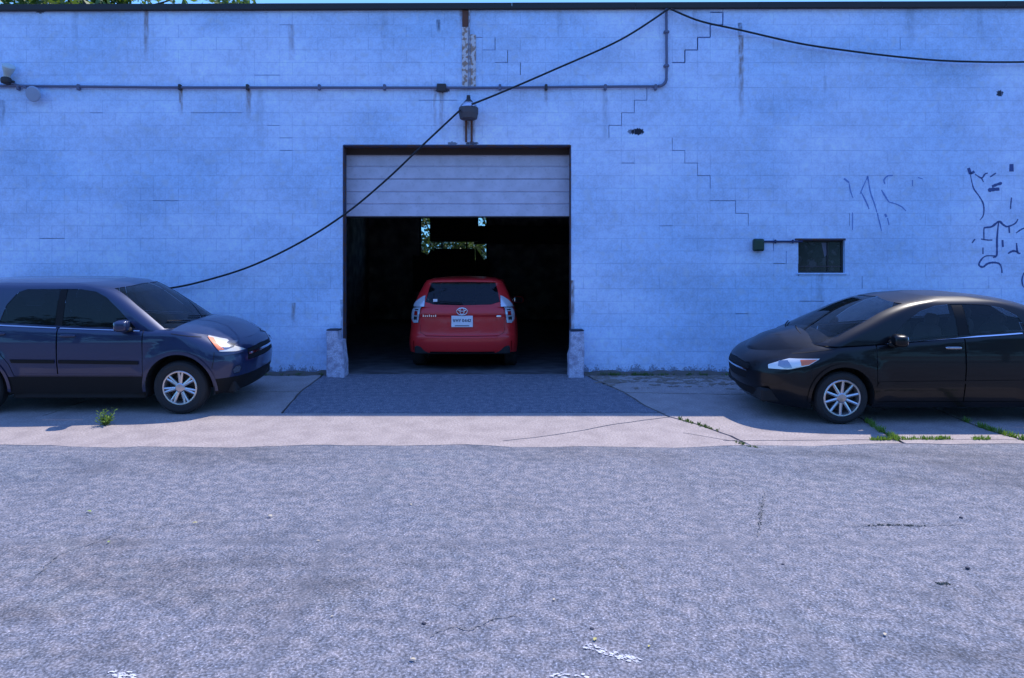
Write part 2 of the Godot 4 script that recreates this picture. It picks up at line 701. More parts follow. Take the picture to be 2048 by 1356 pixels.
	if d.has("deck"):
		var dst := new_st()
		add_cap(dst, low, edge, low.of_x(d.tail, belt.at(d.tail)), 3.0, 0.0, func(e: Vector3) -> float: return 0.03 * smoothstep(d.rear_x, d.rear_x + 0.3, e.x), 40)
		part("boot_lid", dst.commit(), paint, root)
	else:
		var dst := new_st()
		add_cap(dst, low, edge, s_tail, 3.0, 0.0, func(_e: Vector3) -> float: return 0.0, 20)
		part("rear_shelf", dst.commit(), d.inner, root)
	# floor, wheel wells, cabin furniture
	var ust := new_st()
	var fx: float = d.front_x
	var rx: float = d.rear_x
	var uw: float = d.half
	add_box(ust, Vector3(-d.base + d.arch + 0.02, 0.2, -uw + 0.06), Vector3(-d.arch - 0.02, 0.36, uw - 0.06), 0.02)
	add_box(ust, Vector3(d.arch - 0.02, 0.24, -uw + 0.2), Vector3(fx - 0.14, 0.40, uw - 0.2), 0.02)
	add_box(ust, Vector3(rx + 0.1, 0.28, -uw + 0.12), Vector3(-d.base - d.arch + 0.02, 0.42, uw - 0.12), 0.02)
	add_box(ust, Vector3(rx + 0.1, 0.30, -uw + 0.34), Vector3(fx - 0.2, 0.44, uw - 0.34), 0.02)
	for x in [0.0, -d.base]:
		for sg in [-1.0, 1.0]:
			var ring := []
			for i in 17:
				var t := -0.25 + (PI + 0.5) * i / 16.0
				ring.append(Vector2(x + cos(t) * (d.arch + 0.012), d.r + 0.01 + sin(t) * (d.arch + 0.012)))
			for i in 16:
				var a: Vector2 = ring[i]
				var b: Vector2 = ring[i + 1]
				quad(ust, Vector3(a.x, a.y, sg * (uw - 0.02)), Vector3(b.x, b.y, sg * (uw - 0.02)), Vector3(b.x, b.y, sg * (uw - 0.36)), Vector3(a.x, a.y, sg * (uw - 0.36)), Vector3(x - a.x, d.r - a.y, 0))
			var fan := []
			for i in 16:
				tri(ust, Vector3(x, d.r, sg * (uw - 0.36)), Vector3(ring[i].x, ring[i].y, sg * (uw - 0.36)), Vector3(ring[i + 1].x, ring[i + 1].y, sg * (uw - 0.36)), Vector3(0, 0, sg))
	part("underbody", ust.commit(), d.inner, root)
	var cst := new_st()
	add_box(cst, Vector3(d.cowl - 0.55, d.cabin_y - 0.35, -uw + 0.14), Vector3(d.cowl + 0.05, d.cabin_y - 0.06, uw - 0.14), 0.06)
	part("dashboard", cst.commit(), d.inner, root)
	for sg in [-1.0, 1.0]:
		seat(root, d.cowl - 1.05, sg * 0.36, d.seat_y, d.cloth)
		seat(root, d.cowl - 1.90, sg * 0.36, d.seat_y, d.cloth)
	# wheels
	var i := 0
	for x in [0.0, -d.base]:
		for sg in [-1.0, 1.0]:
			var w := make_wheel(d.r, d.rim, 0.21, d.style, mats.tyre, d.alloy, mats.brake, mats.hub)
			root.add_child(w, true)
			w.position = Vector3(x, d.r, sg * (uw - 0.115))
			w.rotation = Vector3(0, 0.0 if sg > 0 else PI, 0.37 * i)
			i += 1
	# lips round the wheel arches
	for x in [0.0, -d.base]:
		var ring := []
		for k in 25:
			var t := -0.12 + (PI + 0.24) * k / 24.0
			ring.append(["x", x + cos(t) * (d.arch + 0.036), d.r + 0.01 + sin(t) * (d.arch + 0.036)])
		for k in 25:
			var t := -0.12 + (PI + 0.24) * (24 - k) / 24.0
			ring.append(["x", x + cos(t) * (d.arch - 0.004), d.r + 0.01 + sin(t) * (d.arch - 0.004)])
		var o := outline(low, ring)
		for sg in [1.0, -1.0]:
			var lst := new_st()
			add_loft(lst, low, [o], [], [sg], 0.013)
			part("arch_lip", lst.commit(), d.get("lip", paint), root)
	# wipers along the foot of the windscreen
	for z in [-0.10, 0.42]:
		var wp := []
		for k in 5:
			var q := spot(up, "f", absf(z + 0.10 * k - 0.2), d.cabin_y + 0.015 + 0.012 * k)
			var v := up.pt(q.x, q.y) + up.normal(q.x, q.y) * 0.014
			v.z *= signf(z + 0.10 * k - 0.2 + 0.0001)
			wp.append(v)
		part("wiper", tube(wp, 0.008, 5), mats.black_trim, root)
	# door mirrors
	for sg in [-1.0, 1.0]:
		var mp: Vector3 = d.mirror
		var at := Vector3(mp.x, mp.y, sg * mp.z)
		var cap := part("door_mirror", blob(at, Vector3(0.085, 0.075, 0.115), 0.6, Basis(Vector3.UP, sg * 0.25)), d.mirror_mat, root)
		part("mirror_arm", blob(at + Vector3(0.02, -0.06, -sg * 0.09), Vector3(0.05, 0.03, 0.08), 0.7), d.inner, cap)
		part("mirror_glass", blob(at + Vector3(-0.072, 0, 0), Vector3(0.016, 0.058, 0.094), 0.5, Basis(Vector3.UP, sg * 0.25)), mats.chrome, cap)

# draw a polygon's edge in by a gap of so many metres
func shrink(l: Loft, w: PackedVector2Array, gap: float) -> Array:
	var c := Vector2.ZERO
	for q in w:
		c += q
	c /= w.size()
	var per := (l.pt(minf(c.x + 0.05, 3.0), c.y) - l.pt(maxf(c.x - 0.05, 0.0), c.y)).length() / 0.1
	var scaled := PackedVector2Array()
	for q in w:
		var sx := q.x
		if sx < 0.002:      # the middle line of the car is no edge
			sx = -0.2
		elif sx > 2.998:
			sx = 3.2
		scaled.append(Vector2(sx * per, q.y))
	var out := []
	for b in Geometry2D.offset_polygon(scaled, -gap):
		var back := PackedVector2Array()
		for q in b:
			back.append(Vector2(q.x / per, q.y))
		out.append(back)
	return out

func car_materials() -> void:
	mat("tyre", lin(0.018, 0.018, 0.02), 0.85)
	mat("brake", lin(0.05, 0.045, 0.045), 0.6, 0.6)
	mat("hub", lin(0.45, 0.45, 0.50), 0.3, 1.0)
	mat("chrome", lin(0.75, 0.75, 0.78), 0.12, 1.0)
	mat("chrome_dull", lin(0.40, 0.42, 0.46), 0.25, 1.0)
	mat("alloy_suv", lin(0.62, 0.60, 0.60), 0.32, 0.85)
	mat("alloy_sedan", lin(0.60, 0.60, 0.63), 0.3, 0.85)
	mat("black_trim", lin(0.010, 0.010, 0.011), 0.6).metallic_specular = 0.3
	mat("car_inside", lin(0.012, 0.012, 0.013), 0.9)
	mat("seat_cloth", lin(0.045, 0.045, 0.05), 0.9)
	mat("seat_leather", lin(0.10, 0.09, 0.08), 0.6)
	var amber := mat("amber_lens", lin(0.75, 0.14, 0.03), 0.15)
	amber.clearcoat_enabled = true
	var lamp := mat("headlight_lens", lin(0.72, 0.70, 0.64), 0.18, 0.3)
	lamp.clearcoat_enabled = true
	lamp.clearcoat_roughness = 0.03
	mat("lens_bowl", lin(0.30, 0.31, 0.33), 0.15, 0.9)
	mat("tail_clear", lin(0.62, 0.64, 0.70), 0.15, 0.3)
	mat("tail_red", lin(0.30, 0.01, 0.012), 0.12)
	mat("plate_white", lin(0.75, 0.75, 0.80), 0.5)
	mat("plate_ink", lin(0.015, 0.02, 0.06), 0.6)
	for q in [["paint_suv", lin(0.012, 0.023, 0.072), 0.34, 0.25], ["paint_sedan", lin(0.003, 0.0032, 0.0045), 0.33, 0.0], ["paint_red", lin(0.60, 0.022, 0.024), 0.3, 0.0]]:
		var m := mat(q[0], q[1], q[2], q[3])
		m.metallic_specular = 0.35 if q[0] == "paint_sedan" else 0.45
		m.clearcoat_enabled = true
		m.clearcoat = 0.8 if q[0] == "paint_suv" else 0.3
		m.clearcoat_roughness = 0.03
	for q in [["glass_dark", 0.93], ["glass_tint", 0.62], ["glass_clear", 0.5]]:
		var g := mat(q[0], Color(lin(0.006, 0.009, 0.010), q[1]), 0.03)
		g.transparency = BaseMaterial3D.TRANSPARENCY_ALPHA
		g.metallic_specular = 0.38
	var shelf := mat("dust_film", lin(0.10, 0.10, 0.11), 0.8)
	shelf.metallic_specular = 0.2

func build_suv() -> void:
	var t := thing("parked_suv", "dark blue sport utility vehicle with tinted windows parked against the block wall", "suv", Vector3(-4.256, ground_y(1.65), 1.65))
	t.basis = Basis(Vector3.RIGHT, 0.069)
	make_car({
		"paint": mats.paint_suv, "glass": mats.glass_dark, "inner": mats.car_inside, "cloth": mats.seat_cloth, "alloy": mats.alloy_suv, "mirror_mat": mats.paint_suv,
		"base": 2.62, "r": 0.345, "rim": 0.222, "arch": 0.432, "style": "split", "half": 0.905,
		"front": [[0.2, 0.66], [0.32, 0.72], [0.46, 0.775], [0.6, 0.785], [0.72, 0.765], [0.82, 0.71], [0.89, 0.63], [1.0, 0.46], [1.25, 0.2]],
		"rear": [[0.2, -3.48], [0.5, -3.62], [0.9, -3.62], [1.25, -3.56]],
		"wide": [[0.2, 0.85], [0.35, 0.875], [0.5, 0.895], [0.72, 0.912], [0.9, 0.905], [1.04, 0.885], [1.12, 0.865], [1.25, 0.83]],
		"af": 0.50, "ar": 0.35, "p": 2.7,
		"belt": [[0.9, 0.83], [0.7, 0.86], [0.5, 0.94], [0.3, 1.005], [0.0, 1.065], [-0.3, 1.085], [-0.6, 1.095], [-1.5, 1.13], [-2.3, 1.165], [-3.62, 1.20]],
		"sill": [[0.9, 0.26], [0.4, 0.25], [-0.5, 0.27], [-2.2, 0.27], [-3.0, 0.30], [-3.62, 0.36]],
		"up_front": [[1.0, 0.02], [1.08, -0.09], [1.16, -0.20], [1.35, -0.46], [1.54, -0.74], [1.61, -0.88], [1.645, -1.0], [1.672, -1.25]],
		"up_rear": [[1.0, -3.57], [1.2, -3.53], [1.45, -3.42], [1.58, -3.35], [1.64, -3.27], [1.672, -3.1]],
		"up_wide": [[1.0, 0.868], [1.1, 0.852], [1.2, 0.828], [1.4, 0.768], [1.58, 0.70], [1.63, 0.672], [1.66, 0.63], [1.672, 0.58]],
		"up_af": 0.30, "up_ar": 0.22, "roof_y": 1.672, "roof_crown": 0.035, "hood_crown": 0.05, "cabin_y": 1.10,
		"front_x": 0.78, "rear_x": -3.62, "cowl": -0.12, "tail": -3.40, "seat_y": 0.78, "mirror": Vector3(-0.66, 1.16, 0.98),
		"low_parts": [
			{"name": "front_door", "pts": [["x", -0.45, 0.50], ["x", -0.45, 1.3], ["x", -1.545, 1.3], ["x", -1.545, 0.50]], "mat": mats.paint_suv, "gap": 0.007,
				"sub": [{"name": "door_handle", "at": ["x", -1.40, 1.02], "h": Vector3(0.10, 0.02, 0.030), "mat": mats.paint_suv}]},
			{"name": "rear_door", "pts": [["x", -1.545, 0.50], ["x", -1.545, 1.3], ["x", -2.42, 1.3], ["x", -2.36, 0.9], ["x", -2.16, 0.66], ["x", -2.10, 0.50]], "mat": mats.paint_suv, "gap": 0.007,
				"sub": [{"name": "door_handle", "at": ["x", -2.30, 1.045], "h": Vector3(0.10, 0.02, 0.030), "mat": mats.paint_suv}]},
			{"name": "rocker_trim", "pts": [["x", -0.30, 0.2], ["x", -0.30, 0.495], ["x", -2.32, 0.495], ["x", -2.32, 0.2]], "mat": mats.black_trim, "gap": 0.003},
			{"name": "side_moulding", "pts": [["x", -0.50, 0.655], ["x", -0.50, 0.70], ["x", -1.52, 0.715], ["x", -1.52, 0.67]], "mat": mats.black_trim, "lift": 0.012, "over": true},
			{"name": "side_moulding", "pts": [["x", -1.57, 0.67], ["x", -1.57, 0.715], ["x", -2.14, 0.72], ["x", -2.12, 0.675]], "mat": mats.black_trim, "lift": 0.012, "over": true},
			{"name": "headlight", "pts": [["x", 0.30, 1.005], ["x", 0.40, 0.91], ["x", 0.50, 0.80], ["f", 0.66, 0.775], ["f", 0.46, 0.775], ["f", 0.62, 0.85], ["x", 0.50, 0.93]], "mat": mats.headlight_lens, "gap": 0.004, "lift": 0.004},
			{"name": "turn_signal", "pts": [["x", 0.315, 0.985], ["x", 0.40, 0.91], ["x", 0.485, 0.82], ["x", 0.54, 0.82], ["x", 0.45, 0.90], ["x", 0.375, 0.965]], "mat": mats.amber_lens, "lift": 0.008, "over": true},
			{"name": "headlight_bowl", "pts": [["x", 0.50, 0.835], ["x", 0.56, 0.82], ["x", 0.61, 0.835], ["x", 0.60, 0.89], ["x", 0.53, 0.905]], "mat": mats.lens_bowl, "lift": 0.008, "over": true},
			{"name": "bonnet_seam", "pts": [["x", 0.26, 0.985], ["x", 0.26, 0.993], ["x", -0.10, 1.046], ["x", -0.10, 1.038]], "mat": mats.car_inside, "lift": 0.001, "over": true},
			{"name": "bumper_seam", "pts": [["x", 0.44, 0.80], ["x", 0.448, 0.80], ["x", 0.448, 0.70], ["x", 0.428, 0.60], ["x", 0.42, 0.60], ["x", 0.44, 0.70]], "mat": mats.car_inside, "lift": 0.001, "over": true},
			{"name": "bumper_step", "pts": [["x", 0.46, 0.745], ["x", 0.46, 0.775], ["f", 0.50, 0.775], ["f", 0.50, 0.75]], "mat": mats.paint_suv, "lift": 0.022, "over": true},
			{"name": "door_sill_strip", "pts": [["x", -0.47, 0.51], ["x", -0.47, 0.53], ["x", -2.08, 0.53], ["x", -2.08, 0.51]], "mat": mats.paint_suv, "lift": 0.008, "over": true},
			{"name": "window_strip", "pts": [["x", -0.50, 1.068], ["x", -0.50, 1.082], ["x", -1.52, 1.118], ["x", -1.52, 1.104]], "mat": mats.chrome_dull, "lift": 0.006, "over": true},
			{"name": "window_strip", "pts": [["x", -1.57, 1.106], ["x", -1.57, 1.120], ["x", -2.34, 1.153], ["x", -2.34, 1.139]], "mat": mats.chrome_dull, "lift": 0.006, "over": true},
			{"name": "grille", "pts": [["f", 0.0, 0.63], ["f", 0.50, 0.64], ["f", 0.45, 0.775], ["f", 0.0, 0.79]], "mat": mats.black_trim, "gap": 0.004, "joined": true},
			{"name": "grille_bar", "pts": [["f", 0.0, 0.70], ["f", 0.46, 0.705], ["f", 0.46, 0.73], ["f", 0.0, 0.73]], "mat": mats.chrome, "lift": 0.012, "over": true, "joined": true},
			{"name": "fog_lamp", "pts": [["f", 0.66, 0.50], ["f", 0.74, 0.50], ["f", 0.76, 0.555], ["f", 0.72, 0.60], ["f", 0.66, 0.60], ["f", 0.63, 0.55]], "mat": mats.lens_bowl, "gap": 0.006},
			{"name": "bumper_lip", "pts": [["f", 0.0, 0.2], ["f", 0.0, 0.46], ["x", 0.34, 0.46], ["x", 0.34, 0.2]], "mat": mats.black_trim, "gap": 0.002, "joined": true},
			{"name": "tail_light", "pts": [["r", 0.66, 0.80], ["r", 0.66, 1.19], ["x", -3.34, 1.19], ["x", -3.40, 0.80]], "mat": mats.tail_red, "gap": 0.004},
		],
		"panes": [
			{"name": "windscreen", "pts": [["f", 0.0, 1.0], ["f", 0.76, 1.09], ["f", 0.66, 1.40], ["f", 0.575, 1.60], ["f", 0.0, 1.615]], "joined": true, "mat": mats.glass_clear},
			{"name": "front_window", "pts": [["x", -0.545, 1.105], ["x", -0.78, 1.33], ["x", -0.98, 1.50], ["x", -1.13, 1.57], ["x", -1.33, 1.598], ["x", -1.50, 1.60], ["x", -1.50, 1.14]]},
			{"name": "pillar_trim", "pts": [["x", -1.50, 1.14], ["x", -1.50, 1.60], ["x", -1.59, 1.60], ["x", -1.59, 1.145]], "mat": mats.black_trim, "gap": 0.0},
			{"name": "rear_window", "pts": [["x", -1.59, 1.145], ["x", -1.59, 1.60], ["x", -2.02, 1.598], ["x", -2.13, 1.56], ["x", -2.25, 1.40], ["x", -2.31, 1.18]]},
			{"name": "quarter_window", "pts": [["x", -2.46, 1.195], ["x", -2.40, 1.42], ["x", -2.52, 1.57], ["x", -2.95, 1.56], ["x", -3.12, 1.40], ["x", -3.2, 1.23]]},
			{"name": "rear_screen", "pts": [["r", 0.0, 1.22], ["r", 0.66, 1.22], ["r", 0.56, 1.57], ["r", 0.0, 1.58]], "joined": true},
		],
	}, t)

func build_sedan() -> void:
	var t := thing("parked_sedan", "glossy black four door sedan with bright alloy wheels parked below the small window", "sedan", Vector3(4.018, ground_y(2.12), 2.12))
	t.basis = Basis(Vector3.RIGHT, 0.069) * Basis(Vector3.UP, PI)
	make_car({
		"paint": mats.paint_sedan, "glass": mats.glass_tint, "inner": mats.car_inside, "cloth": mats.seat_leather, "alloy": mats.alloy_sedan, "mirror_mat": mats.paint_sedan,
		"base": 2.76, "r": 0.325, "rim": 0.226, "arch": 0.385, "style": "ten", "half": 0.905,
		"front": [[0.15, 0.86], [0.3, 0.99], [0.45, 1.05], [0.58, 1.06], [0.68, 1.02], [0.76, 0.94], [0.84, 0.78], [1.2, 0.2]],
		"rear": [[0.15, -3.55], [0.4, -3.74], [0.8, -3.76], [1.2, -3.66]],
		"wide": [[0.15, 0.84], [0.3, 0.878], [0.5, 0.905], [0.68, 0.91], [0.84, 0.895], [0.98, 0.872], [1.1, 0.85], [1.2, 0.82]],
		"af": 0.68, "ar": 0.5, "p": 2.3,
		"belt": [[1.06, 0.715], [0.9, 0.775], [0.7, 0.84], [0.45, 0.90], [0.1, 0.96], [-0.3, 0.985], [-0.5, 1.0], [-1.3, 1.065], [-2.16, 1.125], [-2.9, 1.12], [-3.4, 1.09], [-3.76, 1.03]],
		"sill": [[1.06, 0.20], [0.4, 0.19], [-0.5, 0.21], [-2.3, 0.21], [-3.1, 0.24], [-3.76, 0.30]],
		"up_front": [[0.85, 0.55], [0.98, 0.36], [1.08, 0.17], [1.22, -0.12], [1.36, -0.42], [1.45, -0.68], [1.50, -0.92], [1.528, -1.2]],
		"up_rear": [[0.85, -3.45], [1.08, -3.2], [1.2, -3.0], [1.34, -2.74], [1.43, -2.50], [1.49, -2.26], [1.515, -2.08], [1.528, -1.90]],
		"up_wide": [[0.85, 0.89], [0.98, 0.868], [1.08, 0.838], [1.15, 0.812], [1.30, 0.745], [1.42, 0.672], [1.465, 0.632], [1.495, 0.585], [1.515, 0.53], [1.528, 0.44]],
		"up_af": 0.42, "up_ar": 0.40, "roof_y": 1.528, "roof_crown": 0.016, "hood_crown": 0.115, "cabin_y": 1.0,
		"front_x": 1.06, "rear_x": -3.76, "cowl": 0.06, "tail": -3.0, "deck": true, "seat_y": 0.62, "mirror": Vector3(-0.62, 1.05, 0.99),
		"low_parts": [
			{"name": "front_door", "pts": [["x", -0.40, 0.28], ["x", -0.40, 1.3], ["x", -1.48, 1.3], ["x", -1.48, 0.28]], "mat": mats.paint_sedan, "gap": 0.007,
				"sub": [{"name": "door_handle", "at": ["x", -1.33, 0.945], "h": Vector3(0.10, 0.017, 0.030), "mat": mats.chrome_dull}]},
			{"name": "rear_door", "pts": [["x", -1.48, 0.28], ["x", -1.48, 1.3], ["x", -2.5, 1.3], ["x", -2.42, 0.8], ["x", -2.3, 0.55], ["x", -2.25, 0.28]], "mat": mats.paint_sedan, "gap": 0.007,
				"sub": [{"name": "door_handle", "at": ["x", -2.32, 0.985], "h": Vector3(0.10, 0.017, 0.030), "mat": mats.chrome_dull}]},
			{"name": "belt_trim", "pts": [["x", -0.52, 0.980], ["x", -0.52, 0.992], ["x", -1.3, 1.057], ["x", -2.2, 1.117], ["x", -2.2, 1.105], ["x", -1.3, 1.045]], "mat": mats.chrome, "lift": 0.006, "over": true},
			{"name": "side_moulding", "pts": [["x", -0.42, 0.50], ["x", -0.42, 0.535], ["x", -2.26, 0.555], ["x", -2.26, 0.52]], "mat": mats.paint_sedan, "lift": 0.010, "over": true},
			{"name": "headlight", "pts": [["x", 0.27, 0.815], ["x", 0.42, 0.725], ["x", 0.64, 0.665], ["f", 0.70, 0.65], ["f", 0.67, 0.70], ["f", 0.72, 0.74], ["x", 0.60, 0.795]], "mat": mats.headlight_lens, "gap": 0.004, "lift": 0.004},
			{"name": "turn_signal", "pts": [["x", 0.31, 0.80], ["x", 0.42, 0.735], ["x", 0.50, 0.72], ["x", 0.50, 0.785]], "mat": mats.amber_lens, "lift": 0.008, "over": true},
			{"name": "headlight_bowl", "pts": [["x", 0.60, 0.69], ["x", 0.68, 0.68], ["x", 0.74, 0.70], ["x", 0.72, 0.755], ["x", 0.63, 0.77]], "mat": mats.lens_bowl, "lift": 0.007, "over": true},
			{"name": "bonnet_seam", "pts": [["x", 0.55, 0.84], ["x", 0.55, 0.848], ["x", 0.02, 0.945], ["x", 0.02, 0.937]], "mat": mats.car_inside, "lift": 0.001, "over": true},
			{"name": "bumper_seam", "pts": [["x", 0.40, 0.72], ["x", 0.408, 0.72], ["x", 0.398, 0.56], ["x", 0.39, 0.56]], "mat": mats.car_inside, "lift": 0.001, "over": true},
			{"name": "grille", "pts": [["f", 0.0, 0.46], ["f", 0.38, 0.47], ["f", 0.44, 0.66], ["f", 0.0, 0.68]], "mat": mats.black_trim, "gap": 0.004, "joined": true},
			{"name": "grille_bar", "pts": [["f", 0.0, 0.57], ["f", 0.41, 0.57], ["f", 0.41, 0.59], ["f", 0.0, 0.59]], "mat": mats.chrome, "lift": 0.012, "over": true, "joined": true},
			{"name": "air_intake", "pts": [["f", 0.0, 0.24], ["f", 0.5, 0.25], ["f", 0.5, 0.37], ["f", 0.0, 0.37]], "mat": mats.black_trim, "gap": 0.004, "joined": true},
			{"name": "tail_light", "pts": [["r", 0.46, 0.78], ["r", 0.46, 1.0], ["x", -3.30, 1.02], ["x", -3.42, 0.80]], "mat": mats.tail_red, "gap": 0.004},
		],
		"panes": [
			{"name": "windscreen", "pts": [["f", 0.0, 0.9], ["f", 0.79, 0.99], ["f", 0.70, 1.22], ["f", 0.575, 1.45], ["f", 0.0, 1.485]], "joined": true, "mat": mats.glass_clear},
			{"name": "front_window", "pts": [["x", -0.55, 1.015], ["x", -0.66, 1.12], ["x", -0.81, 1.25], ["x", -1.0, 1.365], ["x", -1.2, 1.43], ["x", -1.42, 1.452], ["x", -1.42, 1.085]]},
			{"name": "pillar_trim", "pts": [["x", -1.42, 1.085], ["x", -1.42, 1.452], ["x", -1.55, 1.455], ["x", -1.55, 1.095]], "mat": mats.black_trim, "gap": 0.0},
			{"name": "rear_window", "pts": [["x", -1.55, 1.095], ["x", -1.55, 1.455], ["x", -1.82, 1.445], ["x", -2.02, 1.41], ["x", -2.18, 1.32], ["x", -2.27, 1.15]]},
			{"name": "rear_screen", "pts": [["r", 0.0, 1.1], ["r", 0.66, 1.14], ["r", 0.56, 1.42], ["r", 0.0, 1.46]], "joined": true},
		],
	}, t)

func build_hatchback() -> void:
	var t := thing("red_hatchback", "red hatchback seen from behind, parked inside the open garage bay", "hatchback", Vector3(-0.845, 0.006, -3.93))
	t.basis = Basis(Vector3.UP, PI / 2 + 0.004)
	make_car({
		"paint": mats.paint_red, "glass": mats.glass_tint, "inner": mats.car_inside, "cloth": mats.seat_cloth, "alloy": mats.alloy_suv, "mirror_mat": mats.paint_red,
		"base": 2.78, "r": 0.32, "rim": 0.21, "arch": 0.375, "style": "ten", "half": 0.92,
		"front": [[0.15, 0.76], [0.35, 0.90], [0.55, 0.94], [0.75, 0.88], [0.9, 0.72], [1.2, 0.2]],
		"rear": [[0.15, -3.50], [0.26, -3.60], [0.34, -3.66], [0.52, -3.70], [0.575, -3.695], [0.60, -3.665], [0.72, -3.645], [0.90, -3.635], [0.94, -3.65], [1.08, -3.60], [1.25, -3.5]],
		"wide": [[0.15, 0.867], [0.3, 0.911], [0.5, 0.928], [0.65, 0.922], [0.9, 0.907], [1.05, 0.876], [1.25, 0.826]],
		"af": 0.6, "ar": 0.42, "p": 3.0,
		"belt": [[0.94, 0.78], [0.7, 0.86], [0.3, 0.96], [0.0, 1.0], [-1.5, 1.04], [-3.7, 1.08]],
		"sill": [[0.94, 0.2], [0.0, 0.2], [-2.3, 0.21], [-3.2, 0.29], [-3.7, 0.305]],
		"up_front": [[0.9, 0.42], [1.1, 0.12], [1.3, -0.25], [1.45, -0.62], [1.52, -0.95], [1.548, -1.25]],
		"up_rear": [[0.9, -3.66], [1.08, -3.598], [1.3, -3.47], [1.46, -3.385], [1.50, -3.40], [1.52, -3.38], [1.54, -3.25], [1.548, -3.1]],
		"up_wide": [[0.9, 0.899], [1.08, 0.869], [1.25, 0.810], [1.40, 0.737], [1.48, 0.690], [1.52, 0.653], [1.54, 0.606], [1.548, 0.554]],
		"up_af": 0.4, "up_ar": 0.26, "roof_y": 1.548, "roof_crown": 0.035, "hood_crown": 0.06, "cabin_y": 1.02,
		"front_x": 0.94, "rear_x": -3.70, "cowl": 0.10, "tail": -3.45, "seat_y": 0.66, "mirror": Vector3(-0.55, 1.08, 0.97),
		"low_parts": [
			{"name": "front_door", "pts": [["x", -0.40, 0.28], ["x", -0.40, 1.3], ["x", -1.48, 1.3], ["x", -1.48, 0.28]], "mat": mats.paint_red, "gap": 0.007,
				"sub": [{"name": "door_handle", "at": ["x", -1.33, 0.92], "h": Vector3(0.10, 0.017, 0.024), "mat": mats.paint_red}]},
			{"name": "rear_door", "pts": [["x", -1.48, 0.28], ["x", -1.48, 1.3], ["x", -2.5, 1.3], ["x", -2.42, 0.8], ["x", -2.3, 0.55], ["x", -2.25, 0.28]], "mat": mats.paint_red, "gap": 0.005},
			{"name": "tail_light", "pts": [["r", 0.755, 0.80], ["r", 0.70, 1.2], ["x", -3.32, 1.2], ["x", -3.40, 0.86], ["r", 0.84, 0.79]], "mat": mats.tail_clear, "gap": 0.004, "lift": 0.012},
			{"name": "lamp_divider", "pts": [["r", 0.76, 1.005], ["r", 0.758, 1.02], ["r", 0.82, 1.02], ["r", 0.82, 1.005]], "mat": mats.lens_bowl, "lift": 0.016, "over": true},
			{"name": "reverse_light", "pts": [["r", 0.78, 0.85], ["r", 0.775, 0.905], ["r", 0.835, 0.905], ["r", 0.84, 0.85]], "mat": mats.chrome, "lift": 0.016, "over": true},
			{"name": "tailgate_crease", "pts": [["r", 0.0, 0.935], ["r", 0.66, 0.935], ["r", 0.66, 0.947], ["r", 0.0, 0.947]], "mat": mats.paint_red, "lift": 0.012, "over": true, "joined": true},
			{"name": "brake_light", "pts": [["r", 0.775, 0.93], ["r", 0.77, 0.99], ["r", 0.82, 0.99], ["r", 0.83, 0.93]], "mat": mats.tail_red, "lift": 0.017, "over": true},
			{"name": "tailgate", "pts": [["r", 0.0, 0.578], ["r", 0.62, 0.585], ["r", 0.72, 0.64], ["r", 0.735, 0.80], ["r", 0.69, 1.2], ["r", 0.0, 1.2]], "mat": mats.paint_red, "gap": 0.006, "joined": true},
			{"name": "rear_reflector", "pts": [["r", 0.835, 0.34], ["r", 0.83, 0.50], ["r", 0.85, 0.50], ["r", 0.853, 0.34]], "mat": mats.tail_red, "lift": 0.004, "over": true},
			{"name": "bumper_lip", "pts": [["r", 0.0, 0.2], ["r", 0.0, 0.325], ["r", 0.55, 0.325], ["r", 0.62, 0.2]], "mat": mats.black_trim, "gap": 0.003, "joined": true},
		],
		"panes": [
			{"name": "windscreen", "pts": [["f", 0.0, 0.95], ["f", 0.78, 1.02], ["f", 0.6, 1.48], ["f", 0.0, 1.5]], "joined": true, "mat": mats.glass_clear},
			{"name": "front_window", "pts": [["x", -0.6, 1.05], ["x", -1.1, 1.42], ["x", -1.42, 1.47], ["x", -1.42, 1.08]]},
			{"name": "rear_window", "pts": [["x", -1.55, 1.09], ["x", -1.55, 1.475], ["x", -2.3, 1.46], ["x", -2.4, 1.12]]},
			{"name": "quarter_window", "pts": [["x", -2.55, 1.14], ["x", -2.48, 1.45], ["x", -2.9, 1.42], ["x", -3.05, 1.18]]},
			{"name": "tail_light", "pts": [["r", 0.668, 1.05], ["r", 0.655, 1.255], ["r", 0.70, 1.24], ["x", -3.36, 1.10], ["x", -3.33, 1.05]], "mat": mats.tail_clear, "gap": 0.002, "lift": 0.012},
			{"name": "rear_screen", "pts": [["r", 0.0, 1.095], ["r", 0.50, 1.105], ["r", 0.655, 1.15], ["r", 0.605, 1.36], ["r", 0.565, 1.475], ["r", 0.0, 1.485]], "joined": true},
		],
	}, t)
	# number plate, emblem, lettering, wiper; all on the tailgate, whose outer side looks towards local -x
	var x := -3.652
	var plate := part("number_plate", box(Vector3(x - 0.012, 0.735, -0.178), Vector3(x - 0.002, 0.925, 0.178), 0.004), mats.plate_white, t)
	var font := SystemFont.new()
	font.font_names = PackedStringArray(["Droid Sans"])
	font.font_weight = 700
	var tm := TextMesh.new()
	tm.font = font
	tm.text = "VHY 0442"
	tm.font_size = 32
	tm.pixel_size = 0.0022
	tm.depth = 0.002
	var letters := part("plate_characters", tm, mats.plate_ink, plate)
	letters.transform = Transform3D(Basis(Vector3.UP, -PI / 2), Vector3(x - 0.0135, 0.845, 0.0))
	part("plate_band", box(Vector3(x - 0.0145, 0.752, -0.12), Vector3(x - 0.011, 0.765, 0.12), 0.001), mats.plate_ink, plate)
	var em := new_st()
